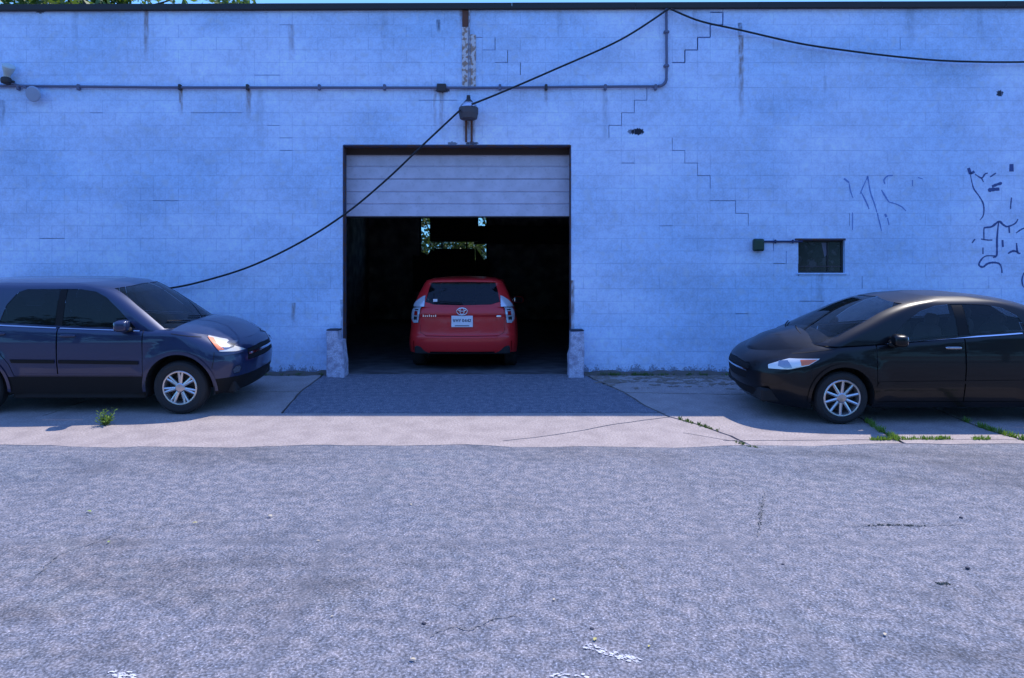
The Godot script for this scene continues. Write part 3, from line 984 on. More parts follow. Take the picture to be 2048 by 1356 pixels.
	for q in [[0.088, 0.060, 0.0, 0.0], [0.036, 0.052, 0.0, 0.002], [0.066, 0.024, 0.0, 0.026]]:
		var ring := []
		for i in 33:
			var a := TAU * i / 32
			ring.append(Vector3(-3.668 - 0.006, 0.998 + q[3] + q[1] * sin(a), q[2] + q[0] * cos(a)))
		add_tube(em, ring, 0.0085, 6)
	part("emblem", em.commit(), mats.chrome, t)
	var ls := new_st()
	for i in 7:      # the chrome script is too blurred to read
		add_box(ls, Vector3(-3.668, 0.905, -0.655 + i * 0.034), Vector3(-3.652, 0.905 + (0.032 if i % 3 else 0.040), -0.635 + i * 0.034), 0.002)
	part("chrome_script", ls.commit(), mats.chrome, t)
	part("chrome_badge", blob(Vector3(-3.658, 0.915, 0.61), Vector3(0.01, 0.018, 0.042), 0.6), mats.chrome, t)
	part("wiper", tube([Vector3(-3.60, 1.13, 0.0), Vector3(-3.60, 1.15, -0.20), Vector3(-3.58, 1.155, -0.40)], 0.010, 6), mats.black_trim, t)
	part("window_sticker", box(Vector3(-3.575, 1.155, -0.49), Vector3(-3.567, 1.20, -0.42), 0.001), mats.plate_white, t)

# ---------------------------------------------------------------- the warehouse
const BW := 0.206            # half a block long
const BH := 0.2045           # a course high
const BX := -2.748           # left side of the door opening: a joint
const BY := -0.045
const DOOR := Rect2(-2.748, -1.0, 3.708, 4.725)
const PANE := Rect2(4.66, 1.642, 0.757, 0.537)
const CRACKS := [   # photograph pixels, width of the open joint in mm on each side
	[9.0, [[1455, 30], [1433, 30], [1433, 49], [1411, 50], [1411, 73], [1385, 75], [1385, 99], [1361, 100], [1361, 124], [1340, 125]]],
	[4.5, [[1288, 172], [1288, 200], [1260, 201], [1260, 225], [1235, 225], [1235, 250], [1211, 251], [1211, 278]]],
	[4.5, [[950, 76], [974, 76], [974, 102], [1000, 103], [1000, 125], [1025, 126], [1025, 148]]],
	[4.0, [[1338, 277], [1338, 302], [1364, 303], [1364, 328], [1393, 329], [1393, 354], [1419, 355], [1419, 378], [1445, 402], [1473, 402], [1473, 430], [1500, 432], [1500, 458]]],
	[5.0, [[1240, 326], [1275, 326]]], [4.0, [[845, 203], [925, 203]]], [4.5, [[880, 178], [925, 178]]],
	[3.5, [[560, 303], [585, 303]]], [3.5, [[390, 226], [480, 226]]], [3.5, [[170, 225], [195, 225]]],
	[3.5, [[520, 153], [560, 153]]], [3.5, [[540, 254], [560, 254]]], [3.5, [[548, 278], [570, 278]]],
	[4.0, [[1555, 488], [1555, 520], [1560, 520], [1560, 560]]], [3.5, [[1705, 430], [1705, 462]]],
	[4.0, [[1600, 605], [1640, 605]]], [3.5, [[1470, 640], [1500, 640]]], [3.5, [[560, 60], [585, 60]]], [4.0, [[1690, 556], [1690, 575]]],
	[3.5, [[1800, 70], [1800, 95]]], [3.5, [[1310, 445], [1330, 445]]], [3.5, [[300, 400], [350, 400]]], [3.5, [[90, 470], [140, 470]]],
]

var open_joints := {}

func mark_cracks() -> void:
	for c in CRACKS:
		var pts: Array = c[1]
		for i in pts.size() - 1:
			var a := on_plane(pts[i][0], pts[i][1], 0.0)
			var b := on_plane(pts[i + 1][0], pts[i + 1][1], 0.0)
			if absf(a.x - b.x) > absf(a.y - b.y):
				var row := roundi(((a.y + b.y) / 2 - BY) / BH)
				var k0 := roundi((minf(a.x, b.x) - BX) / BW)
				var k1: int = max(k0 + 1, roundi((maxf(a.x, b.x) - BX) / BW))
				for k in range(k0, k1):
					open_joints["h%d_%d" % [k, row]] = c[0] * 0.001
			else:
				var col := roundi(((a.x + b.x) / 2 - BX) / BW)
				var r0 := roundi((minf(a.y, b.y) - BY) / BH)
				var r1: int = max(r0 + 1, roundi((maxf(a.y, b.y) - BY) / BH))
				for r in range(r0, r1):
					# the upright joints lie on whole blocks only: take the nearer one of this course
					var cc := col if posmod(col + r, 2) == 0 else col + 1
					open_joints["v%d_%d" % [cc, r]] = c[0] * 0.001

# front face at z = 0, chamfered front edges
func add_block(st: SurfaceTool, x0: float, x1: float, y0: float, y1: float, cham: float, out := 0.0) -> void:
	var g := 0.0007
	x0 += g
	x1 -= g
	y0 += g
	y1 -= g
	var z0 := -0.09
	var f := [Vector3(x0 + cham, y0 + cham, out), Vector3(x1 - cham, y0 + cham, out), Vector3(x1 - cham, y1 - cham, out), Vector3(x0 + cham, y1 - cham, out)]
	var m := [Vector3(x0, y0, out - cham), Vector3(x1, y0, out - cham), Vector3(x1, y1, out - cham), Vector3(x0, y1, out - cham)]
	quad(st, f[0], f[1], f[2], f[3], Vector3.BACK)
	var dirs := [Vector3.DOWN, Vector3.RIGHT, Vector3.UP, Vector3.LEFT]
	for i in 4:
		var j := (i + 1) % 4
		quad(st, f[i], f[j], m[j], m[i], dirs[i] + Vector3.BACK)
		quad(st, m[i], m[j], Vector3(m[j].x, m[j].y, z0), Vector3(m[i].x, m[i].y, z0), dirs[i])

func rect_minus(r: Rect2, h: Rect2) -> Array:
	if not r.intersects(h):
		return [r]
	var out := []
	var a := r.intersection(h)
	if a.position.x - r.position.x > 0.012:
		out.append(Rect2(r.position.x, r.position.y, a.position.x - r.position.x, r.size.y))
	if r.end.x - a.end.x > 0.012:
		out.append(Rect2(a.end.x, r.position.y, r.end.x - a.end.x, r.size.y))
	if a.position.y - r.position.y > 0.012:
		out.append(Rect2(a.position.x, r.position.y, a.size.x, a.position.y - r.position.y))
	if r.end.y - a.end.y > 0.012:
		out.append(Rect2(a.position.x, a.end.y, a.size.x, r.end.y - a.end.y))
	return out

func wall_texture() -> ImageTexture:
	# one picture for the whole face: x -13..13, y 0..6.5 (row 0 at the top)
	var w := 2048
	var h := 512
	var n1 := noise(5, 0.9, 5)
	var n2 := noise(6, 7.0, 3)
	var n3 := noise(7, 0.28, 3)
	var n4 := noise(8, 26.0, 2)
	var n5 := noise(15, 3.0, 3)
	# streaks of rust and dirt running down the paint: photo x, top, bottom, width px, strength, kind
	var runs := [[293, 20, 125, 7, 0.55, 1], [583, 48, 128, 9, 0.35, 1], [1480, 45, 75, 6, 0.95, 2], [1482, 70, 250, 8, 0.55, 1], [362, 176, 235, 6, 0.6, 1], [497, 176, 240, 8, 0.5, 1],
		[877, 40, 66, 6, 0.9, 2], [883, 178, 275, 7, 0.35, 1], [930, 18, 60, 16, 0.8, 1], [933, 240, 285, 10, 0.9, 1], [945, 240, 285, 8, 0.6, 1], [1092, 176, 215, 5, 0.4, 1], [870, 178, 260, 5, 0.3, 1],
		[5, 200, 260, 8, 0.3, 2], [1143, 560, 720, 9, 0.6, 1], [684, 600, 700, 5, 0.4, 2], [587, 606, 650, 6, 0.45, 1], [1650, 152, 190, 5, 0.2, 2], [1210, 178, 300, 8, 0.18, 2],
		[1640, 546, 640, 12, 0.18, 2], [520, 180, 330, 12, 0.12, 2], [770, 20, 120, 12, 0.12, 2], [1120, 20, 100, 10, 0.14, 2], [1820, 16, 110, 14, 0.16, 2], [1960, 16, 90, 10, 0.14, 2], [150, 20, 110, 10, 0.12, 2], [1390, 16, 80, 9, 0.14, 2]]
	var spots := [[1275, 264, 11, 5, 1.0], [2000, 187, 6, 5, 0.9], [80, 22, 9, 4, 0.8], [1262, 264, 6, 4, 0.5], [885, 180, 14, 4, 0.6], [943, 286, 12, 3, 0.7], [905, 287, 9, 2, 0.5]]
	var rl := []
	for q in runs:
		var a := on_plane(q[0], q[1], 0.0)
		var b := on_plane(q[0], q[2], 0.0)
		rl.append([a.x, a.y, b.y, q[3] / 123.0 * 0.8, minf(1.0, q[4] * 1.7), q[5]])
	var data := PackedByteArray()
	data.resize(w * h * 3)
	for j in h:
		var y := 6.5 * (1.0 - (j + 0.5) / h)
		var near := []
		for q in rl:
			if y < q[1] and y > q[2]:
				near.append(q)
		for i in w:
			var x := -13.0 + 26.0 * (i + 0.5) / w
			var big := n3.get_noise_2d(x, y * 1.6)
			var mid := n1.get_noise_2d(x * 0.8, y * 1.5)
			var fine := n4.get_noise_2d(x, y)
			var k := 0.97 + 0.16 * big + 0.16 * mid + 0.12 * n2.get_noise_2d(x, y) + 0.14 * fine
			var r := 0.58 * k * (1.0 + 0.22 * big)
			var g := 0.72 * k * (1.0 + 0.07 * big)
			var b := 0.97 * k
			# worn patches where the older, greyer coat shows
			var worn := smoothstep(0.30, 0.55, n5.get_noise_2d(x * 1.3 + 9.0, y * 1.3) + 0.25 * fine) * 0.5
			r = lerpf(r, 0.56, worn)
			g = lerpf(g, 0.64, worn)
			b = lerpf(b, 0.76, worn)
			for q in near:
				var off: float = absf(x - q[0] - 0.012 * n2.get_noise_2d(y * 0.6, q[0] * 9.0))
				if off < q[3]:
					var f: float = (1.0 - off / q[3])
					var along: float = (q[1] - y) / (q[1] - q[2])
					f = minf(f * 1.8, 1.0) * q[4] * (1.0 - along * along) * clampf(0.75 + 0.8 * n2.get_noise_2d(x * 3.0, y * 0.7), 0.0, 1.0)
					if q[5] == 1:
						r = lerpf(r, 0.24, f)
						g = lerpf(g, 0.16, f)
						b = lerpf(b, 0.13, f)
					else:
						r = lerpf(r, 0.03, f)
						g = lerpf(g, 0.035, f)
						b = lerpf(b, 0.06, f)
			# splashed dirt along the foot of the wall, in ragged tongues
			var foot: float = 0.07 + 0.10 * n2.get_noise_2d(x * 0.9, 3.0) + 0.10 * fine
			if y < foot:
				r = lerpf(r, 0.13, 0.75)
				g = lerpf(g, 0.14, 0.75)
				b = lerpf(b, 0.20, 0.75)
			var at := (j * w + i) * 3
			data[at] = byte(255.0 * pow(clampf(r, 0, 1), 1.0 / 2.2))
			data[at + 1] = byte(255.0 * pow(clampf(g, 0, 1), 1.0 / 2.2))
			data[at + 2] = byte(255.0 * pow(clampf(b, 0, 1), 1.0 / 2.2))
	for q in spots:
		var c := on_plane(q[0], q[1], 0.0)
		var cx := int((c.x + 13.0) / 26.0 * w)
		var cy := int((1.0 - c.y / 6.5) * h)
		var rx := int(q[2] / 123.0 / 26.0 * w) + 1
		var ry := int(q[3] / 123.0 / 6.5 * h) + 1
		for dy in range(-ry, ry + 1):
			for dx in range(-rx, rx + 1):
				var e := pow(float(dx) / rx, 2) + pow(float(dy) / ry, 2) + 0.5 * n2.get_noise_2d(dx * 0.3, dy * 0.3 + cx)
				if e > 1.0 or cy + dy < 0 or cy + dy >= h or cx + dx < 0 or cx + dx >= w:
					continue
				var at := ((cy + dy) * w + cx + dx) * 3
				for ch in 3:
					data[at + ch] = byte(lerpf(data[at + ch], [28, 30, 44][ch], q[4]))
	return tex(w, h, data)

func build_warehouse() -> void:
	mark_cracks()
	var t := thing("warehouse", "long blue painted concrete block warehouse with an open garage bay", "warehouse")
	var paint := mat("wall_paint", Color.WHITE, 0.75)
	paint.albedo_texture = wall_texture()
	paint.uv1_triplanar = true
	paint.uv1_world_triplanar = true
	paint.uv1_triplanar_sharpness = 8.0
	paint.uv1_scale = Vector3(1.0 / 26.0, 1.0 / 6.5, 1.0 / 26.0)
	paint.uv1_offset = Vector3(0.5, -1.0, 0.5)
	var rough := mat("block_core", lin(0.28, 0.28, 0.28), 0.95)
	var tar := mat("roof_tar", lin(0.02, 0.02, 0.02), 0.9)
	var dark := mat("inner_wall", lin(0.45, 0.45, 0.46), 0.95)
	world_mapped(dark, 3.0)
	var g := grain(31, 256, 0.02, 4)
	var gd := PackedByteArray()
	gd.resize(256 * 256 * 3)
	for i in 256 * 256:
		var v := 0.6 + 0.4 * g[i] / 255.0
		gd[i * 3] = byte(255 * v)
		gd[i * 3 + 1] = byte(255 * v)
		gd[i * 3 + 2] = byte(255 * v)
	dark.albedo_texture = tex(256, 256, gd)

	# ---- block wall, block by block
	var wall := Node3D.new()
	wall.name = "block_wall"
	t.add_child(wall)
	var left := -14.0
	var right := 14.0
	var k0 := int(floor((left - BX) / BW))
	var k1 := int(ceil((right - BX) / BW))
	var single := []
	for row in 30:
		for k in range(k0, k1):
			if posmod(k + row, 2) != 0:
				continue
			var r := Rect2(BX + k * BW, BY + row * BH, 2 * BW, BH)
			if r.end.y > WALL_TOP + 0.06:
				r.size.y = WALL_TOP + 0.06 - r.position.y
			var bits := [r]
			for hole_ in [DOOR, PANE]:
				var next := []
				for b in bits:
					next.append_array(rect_minus(b, hole_))
				bits = next
			for b in bits:
				if b.size.y < 0.02:
					continue
				# open joints
				var x0: float = b.position.x
				var x1: float = b.end.x
				var y0: float = b.position.y
				var y1: float = b.end.y
				if open_joints.has("v%d_%d" % [k, row]):
					x0 += open_joints["v%d_%d" % [k, row]]
				if open_joints.has("v%d_%d" % [k + 2, row]):
					x1 -= open_joints["v%d_%d" % [k + 2, row]]
				var lo: float = maxf(open_joints.get("h%d_%d" % [k, row], 0.0), open_joints.get("h%d_%d" % [k + 1, row], 0.0))
				var hi: float = maxf(open_joints.get("h%d_%d" % [k, row + 1], 0.0), open_joints.get("h%d_%d" % [k + 1, row + 1], 0.0))
				# a joint open under half of the block only: the block is laid as two halves
				var sides := [[k, x0, x1]]
				if (lo > 0.0 or hi > 0.0) and b.size.x > 1.9 * BW:
					sides = [[k, x0, BX + (k + 1) * BW], [k + 1, BX + (k + 1) * BW, x1]]
				var d := Vector2((x0 + x1) / 2 + 0.6, ((y0 + y1) / 2 - 3.6) * 1.0).length()
				var cracked: bool = x0 != b.position.x or x1 != b.end.x or lo > 0 or hi > 0
				var rects := []
				for q in sides:
					rects.append([q[1], q[2], y0 + (open_joints.get("h%d_%d" % [q[0], row], 0.0) if sides.size() > 1 else lo), y1 - (open_joints.get("h%d_%d" % [q[0], row + 1], 0.0) if sides.size() > 1 else hi)])
				single.append([d - (4.0 if cracked else 0.0), (x0 + x1) / 2, (y0 + y1) / 2, rects])
	single.sort_custom(func(a, b): return a[0] < b[0])
	var rest := new_st()
	for i in single.size():
		var q: Array = single[i]
		var cham := 0.0012 + 0.0022 * rng.randf() * rng.randf()
		var out := rng.randf_range(-0.0012, 0.0012)
		if i < 296:
			var st := new_st()
			for e in q[3]:
				add_block(st, e[0] - q[1], e[1] - q[1], e[2] - q[2], e[3] - q[2], cham, out)
			part("block", st.commit(), paint, wall, Vector3(q[1], q[2], 0))
		else:
			for e in q[3]:
				add_block(rest, e[0], e[1], e[2], e[3], cham, out)
	var more := part("blocks", rest.commit(), paint, wall)
	more.set_meta("kind", "stuff")
	var core := new_st()
	for r in [Rect2(left, -0.3, -2.748 - left, 6.2), Rect2(0.96, -0.3, 4.66 - 0.96, 6.2), Rect2(5.417, -0.3, right - 5.417, 6.2), Rect2(-2.748, 3.725, 3.708, 2.175), Rect2(4.66, -0.3, 0.757, 1.942), Rect2(4.66, 2.179, 0.757, 3.721)]:
		add_box(core, Vector3(r.position.x, r.position.y, -0.22), Vector3(r.end.x, r.end.y, -0.088), 0.0)
	part("wall_core", core.commit(), rough, wall)

	# ---- roof edge, roof, other walls
	var fascia := new_st()
	var lo_l := 5.875
	var lo_r := 5.965
	var prof := [Vector2(-0.3, 0.0), Vector2(0.055, 0.0), Vector2(0.062, 0.012), Vector2(0.062, 0.100), Vector2(-0.3, 0.100)]
	for i in prof.size():
		var a: Vector2 = prof[i]
		var b: Vector2 = prof[(i + 1) % prof.size()]
		var dd := b - a
		for k in 14:
			var xa := left + (right - left) * k / 14.0
			var xb := left + (right - left) * (k + 1) / 14.0 - 0.003
			var ya := lerpf(lo_l, lo_r, k / 14.0)
			var yb := lerpf(lo_l, lo_r, (k + 1) / 14.0)
			var o := 0.002 * (k % 2)
			quad(fascia, Vector3(xa, ya + a.y, a.x + o), Vector3(xb, yb + a.y, a.x + o), Vector3(xb, yb + b.y, b.x + o), Vector3(xa, ya + b.y, b.x + o), Vector3(0, -dd.x, dd.y))
	part("roof_edge", fascia.commit(), mat("fascia_metal", lin(0.028, 0.026, 0.026), 0.6, 0.2), t)
	part("roof_deck", box(Vector3(left, 5.62, -16.0), Vector3(right, 5.74, -0.23), 0.0), tar, t)
	part("side_wall", box(Vector3(left, -0.3, -16.0), Vector3(left + 0.2, 5.9, -0.23), 0.0), rough, t)
	part("side_wall", box(Vector3(right - 0.2, -0.3, -16.0), Vector3(right, 5.9, -0.23), 0.0), rough, t)
	# rear wall with the high window the bay looks through
	var zw := -14.0
	var w0 := on_plane(838, 520, zw)
	var w1 := on_plane(976, 405, zw)
	var back := new_st()
	add_box(back, Vector3(left, -0.3, zw - 0.2), Vector3(w0.x, 5.62, zw), 0.0)
	add_box(back, Vector3(w1.x, -0.3, zw - 0.2), Vector3(right, 5.62, zw), 0.0)
	add_box(back, Vector3(w0.x, -0.3, zw - 0.2), Vector3(w1.x, w0.y, zw), 0.0)
	add_box(back, Vector3(w0.x, w1.y, zw - 0.2), Vector3(w1.x, 5.62, zw), 0.0)
	part("rear_wall", back.commit(), dark, t)
	var rw := Node3D.new()
	rw.name = "rear_window"
	t.add_child(rw)
	var bars := mat("window_steel", lin(0.03, 0.03, 0.03), 0.7)
	var fr := new_st()
	for q in [[w0.x, w0.x + 0.07], [w1.x - 0.07, w1.x], [lerpf(w0.x, w1.x, 0.32), lerpf(w0.x, w1.x, 0.32) + 0.05], [lerpf(w0.x, w1.x, 0.68), lerpf(w0.x, w1.x, 0.68) + 0.05]]:
		add_box(fr, Vector3(q[0], w0.y, zw - 0.14), Vector3(q[1], w1.y, zw - 0.08), 0.004)
	part("window_frame", fr.commit(), bars, rw)
	var clear := mat("window_glass", Color(lin(0.5, 0.55, 0.52), 0.12), 0.05)
	clear.transparency = BaseMaterial3D.TRANSPARENCY_ALPHA
	for q in [[0.03, 0.32], [0.34, 0.68], [0.70, 0.97]]:
		part("pane", box(Vector3(lerpf(w0.x, w1.x, q[0]), w0.y + 0.01, zw - 0.115), Vector3(lerpf(w0.x, w1.x, q[1]), w1.y - 0.01, zw - 0.111), 0.0), clear, rw)
	# bay: side walls, ceiling, floor
	part("bay_wall", box(Vector3(-5.2, -0.02, zw), Vector3(-5.05, 5.6, -0.22), 0.0), dark, t)
	part("bay_wall", box(Vector3(3.4, -0.02, zw), Vector3(3.55, 5.6, -0.22), 0.0), dark, t)
	part("ceiling", box(Vector3(-5.05, 4.9, zw), Vector3(3.4, 5.0, -0.22), 0.0), dark, t)
	var fl := mat("bay_floor", lin(0.14, 0.14, 0.15), 0.8)
	fl.albedo_texture = dark.albedo_texture
	world_mapped(fl, 2.3)
	part("floor", box(Vector3(-5.05, -0.12, zw), Vector3(3.4, 0.006, 0.02), 0.0), fl, t)
	for z in [-3.0, -7.0, -11.0]:
		part("ceiling_beam", box(Vector3(-5.05, 4.62, z - 0.08), Vector3(3.4, 4.9, z + 0.08), 0.01), bars, t)
	for q in [[1.55, -2.5], [1.9, -4.4], [-4.3, -6.0]]:
		part("steel_column", box(Vector3(q[0] - 0.07, 0.006, q[1] - 0.07), Vector3(q[0] + 0.07, 4.9, q[1] + 0.07), 0.008), mat("column_paint", lin(0.20, 0.20, 0.22), 0.7), t)

	# ---- sectional door, half raised
	var door := Node3D.new()
	door.name = "garage_door"
	t.add_child(door)
	door.set_meta("label", "pale ribbed sectional garage door raised half way")
	var skin := mat("door_skin", Color.WHITE, 0.55)
	var gn := grain(41, 512, 0.012, 4)
	var gs := grain(42, 512, 0.05, 3)
	var dd2 := PackedByteArray()
	dd2.resize(512 * 512 * 3)
	for i in 512 * 512:
		var v := 0.90 + 0.10 * gn[i] / 255.0 - 0.10 * maxf(0.0, gs[i] / 255.0 - 0.62) * 2.0
		dd2[i * 3] = byte(205 * v)
		dd2[i * 3 + 1] = byte(206 * v)
		dd2[i * 3 + 2] = byte(226 * v)
	skin.albedo_texture = tex(512, 512, dd2)
	world_mapped(skin, 2.1)
	var zd := -0.27
	var yb := on_plane(900, 433, zd).y
	var ym := on_plane(900, 358, zd).y
	var sh := ym - yb
	var track_x := [-2.80, 1.01]
	for n in 2:
		door_section(door, skin, yb + n * sh + 0.004, sh - 0.008, zd, -2.80, 1.01)
	# the upper sections have turned along the ceiling track
	for n in 3:
		var s := part("section", section_mesh(sh - 0.008, -2.80, 1.01), skin, door)
		s.transform = Transform3D(Basis(Vector3.RIGHT, -PI / 2), Vector3(0, yb + 2 * sh + 0.28, zd - 0.30 - n * sh))
	part("bottom_seal", box(Vector3(-2.80, yb - 0.022, zd - 0.045), Vector3(1.01, yb + 0.001, zd - 0.004), 0.006), mat("rubber", lin(0.012, 0.012, 0.014), 0.9), door)
	var steel := mat("track_steel", lin(0.18, 0.20, 0.25), 0.45, 0.7)
	for x in [[-2.86, -2.80], [0.99, 1.05]]:
		part("door_track", tube(smooth_path([Vector3((x[0] + x[1]) / 2, 0.02, zd - 0.07), Vector3((x[0] + x[1]) / 2, 2.0, zd - 0.07), Vector3((x[0] + x[1]) / 2, yb + 2 * sh, zd - 0.07), Vector3((x[0] + x[1]) / 2, yb + 2 * sh + 0.26, zd - 0.26), Vector3((x[0] + x[1]) / 2, yb + 2 * sh + 0.28, zd - 3.0)]), 0.03, 6), steel, door)
	for i in 6:
		var y := yb + 0.06 + i * sh * 0.36
		for x in [-2.62, 0.83]:
			if y < 3.8:
				part("hinge", box(Vector3(x - 0.03, y - 0.02, zd - 0.075), Vector3(x + 0.03, y + 0.02, zd - 0.036), 0.004), steel, door)
	part("header_beam", box(Vector3(-2.80, 3.60, -0.235), Vector3(1.01, 3.80, -0.223), 0.002), mat("rusty_beam", lin(0.05, 0.032, 0.028), 0.8), door)
	# steel angle on both jambs and over the head, rust through the paint
	var rust := mat("rusty_angle", Color.WHITE, 0.8)
	var rg := grain(51, 256, 0.035, 4)
	var rd := PackedByteArray()
	rd.resize(256 * 256 * 3)
	for i in 256 * 256:
		var f := smoothstep(0.40, 0.60, rg[i] / 255.0)
		rd[i * 3] = byte(lerpf(62, 92, f))
		rd[i * 3 + 1] = byte(lerpf(66, 62, f))
		rd[i * 3 + 2] = byte(lerpf(92, 54, f))
	rust.albedo_texture = tex(256, 256, rd)
	world_mapped(rust, 1.3)
	part("jamb_angle", box(Vector3(-2.752, 0.0, -0.20), Vector3(-2.738, 3.722, 0.006), 0.002), rust, door)
	part("jamb_angle", box(Vector3(0.946, 0.0, -0.20), Vector3(0.962, 3.722, 0.006), 0.002), rust, door)
	part("head_angle", box(Vector3(-2.738, 3.706, -0.20), Vector3(0.946, 3.730, 0.008), 0.002), rust, door)

	# ---- small window
	var sw := Node3D.new()
	sw.name = "small_window"
	t.add_child(sw)
	sw.set_meta("label", "small dark window with a grimy pane and steel frame")
	var f2 := new_st()
	var P := PANE
	for q in [[P.position.x, P.position.x + 0.03, P.position.y, P.end.y], [P.end.x - 0.03, P.end.x, P.position.y, P.end.y], [P.position.x + 0.03, P.end.x - 0.03, P.end.y - 0.03, P.end.y], [P.position.x + 0.03, P.end.x - 0.03, P.position.y, P.position.y + 0.03], [P.position.x + 0.50, P.position.x + 0.52, P.position.y + 0.03, P.end.y - 0.03]]:
		add_box(f2, Vector3(q[0], q[2], -0.11), Vector3(q[1], q[3], -0.07), 0.003)
	part("window_frame", f2.commit(), bars, sw)
	var grime := mat("grimy_glass", Color.WHITE, 0.12)
	var gg := grain(61, 256, 0.02, 4)
	var gdat := PackedByteArray()
	gdat.resize(256 * 256 * 3)
	for i in 256 * 256:
		var f := smoothstep(0.45, 0.8, gg[i] / 255.0)
		gdat[i * 3] = byte(lerpf(20, 62, f))
		gdat[i * 3 + 1] = byte(lerpf(20, 58, f))
		gdat[i * 3 + 2] = byte(lerpf(28, 66, f))
	grime.albedo_texture = tex(256, 256, gdat)
	world_mapped(grime, 0.9)
	part("pane", box(Vector3(P.position.x + 0.03, P.position.y + 0.03, -0.095), Vector3(P.position.x + 0.50, P.end.y - 0.03, -0.088), 0.0), grime, sw)
	part("pane", box(Vector3(P.position.x + 0.52, P.position.y + 0.03, -0.095), Vector3(P.end.x - 0.03, P.end.y - 0.03, -0.088), 0.0), grime, sw)
	part("paper_strip", prism([Vector2(0, 0), Vector2(0.05, -0.24), Vector2(0.085, -0.20), Vector2(0.08, 0)], Vector3(P.position.x + 0.41, P.end.y - 0.04, -0.0872), Vector3.RIGHT, Vector3.UP, Vector3(0, 0, 0.002)), mat("old_paper", lin(0.13, 0.13, 0.17), 0.8), sw)
	part("security_bar", box(Vector3(P.position.x + 0.03, P.position.y + 0.10, -0.06), Vector3(P.end.x - 0.03, P.position.y + 0.115, -0.045), 0.002), mat("dull_bar", lin(0.07, 0.05, 0.055), 0.7), sw)
	part("sill", box(Vector3(P.position.x - 0.03, P.position.y - 0.025, -0.06), Vector3(P.end.x + 0.02, P.position.y + 0.002, 0.022), 0.004), paint, sw)
	part("lintel_angle", box(Vector3(P.position.x - 0.06, P.end.y - 0.004, -0.05), Vector3(P.end.x + 0.01, P.end.y + 0.024, 0.012), 0.003), rust, sw)

	# ---- sprayed marks, flat on the paint
	var spray := mat("spray_paint", lin(0.05, 0.085, 0.25), 0.7)
	var faint := mat("worn_spray", lin(0.15, 0.26, 0.58), 0.7)
	var gr := Node3D.new()
	gr.name = "graffiti"
	t.add_child(gr, true)
	gr.set_meta("label", "dark sprayed scrawl of a horned face above blocky letters")
	# tall face-like scrawl with block letters under it
	for q in [
		[8, [[1937, 336], [1941, 348]]], [6, [[1940, 348], [1949, 343]]], [3, [[1941, 350], [1944, 365], [1948, 378], [1958, 392], [1966, 406], [1968, 420], [1966, 432], [1960, 440]]],
		[3, [[1950, 348], [1963, 356], [1970, 348], [1976, 346]]], [3, [[1963, 356], [1967, 364]]], [3, [[1980, 354], [1986, 350], [1992, 346]]],
		[8, [[1976, 381], [1985, 379], [1999, 378]]], [6, [[1984, 373], [1994, 369], [2004, 366]]], [9, [[2023, 328], [2023, 343]]], [3, [[2023, 395], [2022, 405], [2021, 418]]],
		[4, [[1968, 478], [1968, 458], [1972, 455], [1984, 453], [1998, 443], [2006, 449], [2015, 453], [2030, 447], [2036, 438]]], [4, [[1998, 443], [1996, 455], [1994, 480], [1994, 500], [1993, 512], [1986, 515]]],
		[3, [[1962, 478], [1975, 480], [1985, 480]]], [3, [[1966, 495], [1966, 508]]], [4, [[1992, 512], [1972, 512], [1962, 520], [1958, 530], [1966, 534], [1974, 528], [1985, 525], [1998, 527], [2003, 536], [2004, 546]]],
		[3, [[2018, 453], [2019, 466]]], [4, [[2005, 480], [2006, 494]]], [4, [[2016, 507], [2026, 502], [2036, 504]]], [4, [[2033, 486], [2035, 504], [2041, 507]]], [3, [[2032, 466], [2044, 458], [2052, 456]]],
		[3, [[1944, 486], [1950, 478]]], [3, [[2048, 545], [2044, 560], [2047, 575]]]]:
		var one := new_st()
		stroke(one, q[1], q[0])
		part("stroke", one.commit(), spray, gr)
	var gf := Node3D.new()
	gf.name = "graffiti"
	t.add_child(gf, true)
	gf.set_meta("label", "faded blue sprayed tag of slanting strokes")
	for q in [
		[4, [[1688, 357], [1698, 365]]], [2.5, [[1698, 365], [1701, 382], [1706, 396]]], [4, [[1735, 352], [1737, 362]]], [2.5, [[1735, 354], [1726, 374], [1720, 388]]], [3, [[1737, 362], [1741, 385], [1748, 405], [1754, 425]]],
		[3, [[1722, 384], [1728, 395], [1735, 410], [1738, 418]]], [3, [[1770, 368], [1768, 360], [1775, 352], [1786, 351]]], [3.5, [[1763, 380], [1770, 392], [1778, 404]]], [2.5, [[1778, 404], [1792, 408], [1804, 414], [1812, 422]]],
		[3.5, [[1755, 426], [1756, 433]]], [2.5, [[1756, 433], [1760, 448], [1763, 462]]], [4.5, [[1770, 428], [1773, 434]]], [2.5, [[1775, 436], [1778, 450]]], [2.5, [[1825, 360], [1825, 372]]], [2, [[1836, 355], [1846, 358]]], [2, [[1705, 425], [1705, 460]]]]:
		var one := new_st()
		stroke(one, q[1], q[0])
		part("stroke", one.commit(), faint, gf)

func stroke(st: SurfaceTool, px: Array, wide: float) -> void:
	# a band of sprayed paint a millimetre proud of the wall
	var pts := []
	for q in px:
		pts.append(on_plane(q[0], q[1], 0.0026))
	if pts.size() > 2:
		pts = smooth_path(pts, 5)
	var h := wide / 123.0 * 0.46
	var n := pts.size()
	var L := []
	var R := []
	for i in n:
		var d: Vector3 = (pts[min(i + 1, n - 1)] - pts[max(i - 1, 0)]).normalized()
		var s := Vector3(-d.y, d.x, 0) * h * (0.8 + 0.5 * rng.randf()) * (0.55 + 0.45 * sin(PI * clampf((i + 0.5) / n, 0.08, 0.92)))
		L.append(pts[i] + s)
		R.append(pts[i] - s)
	for i in n - 1:
		quad(st, L[i], L[i + 1], R[i + 1], R[i], Vector3.BACK)

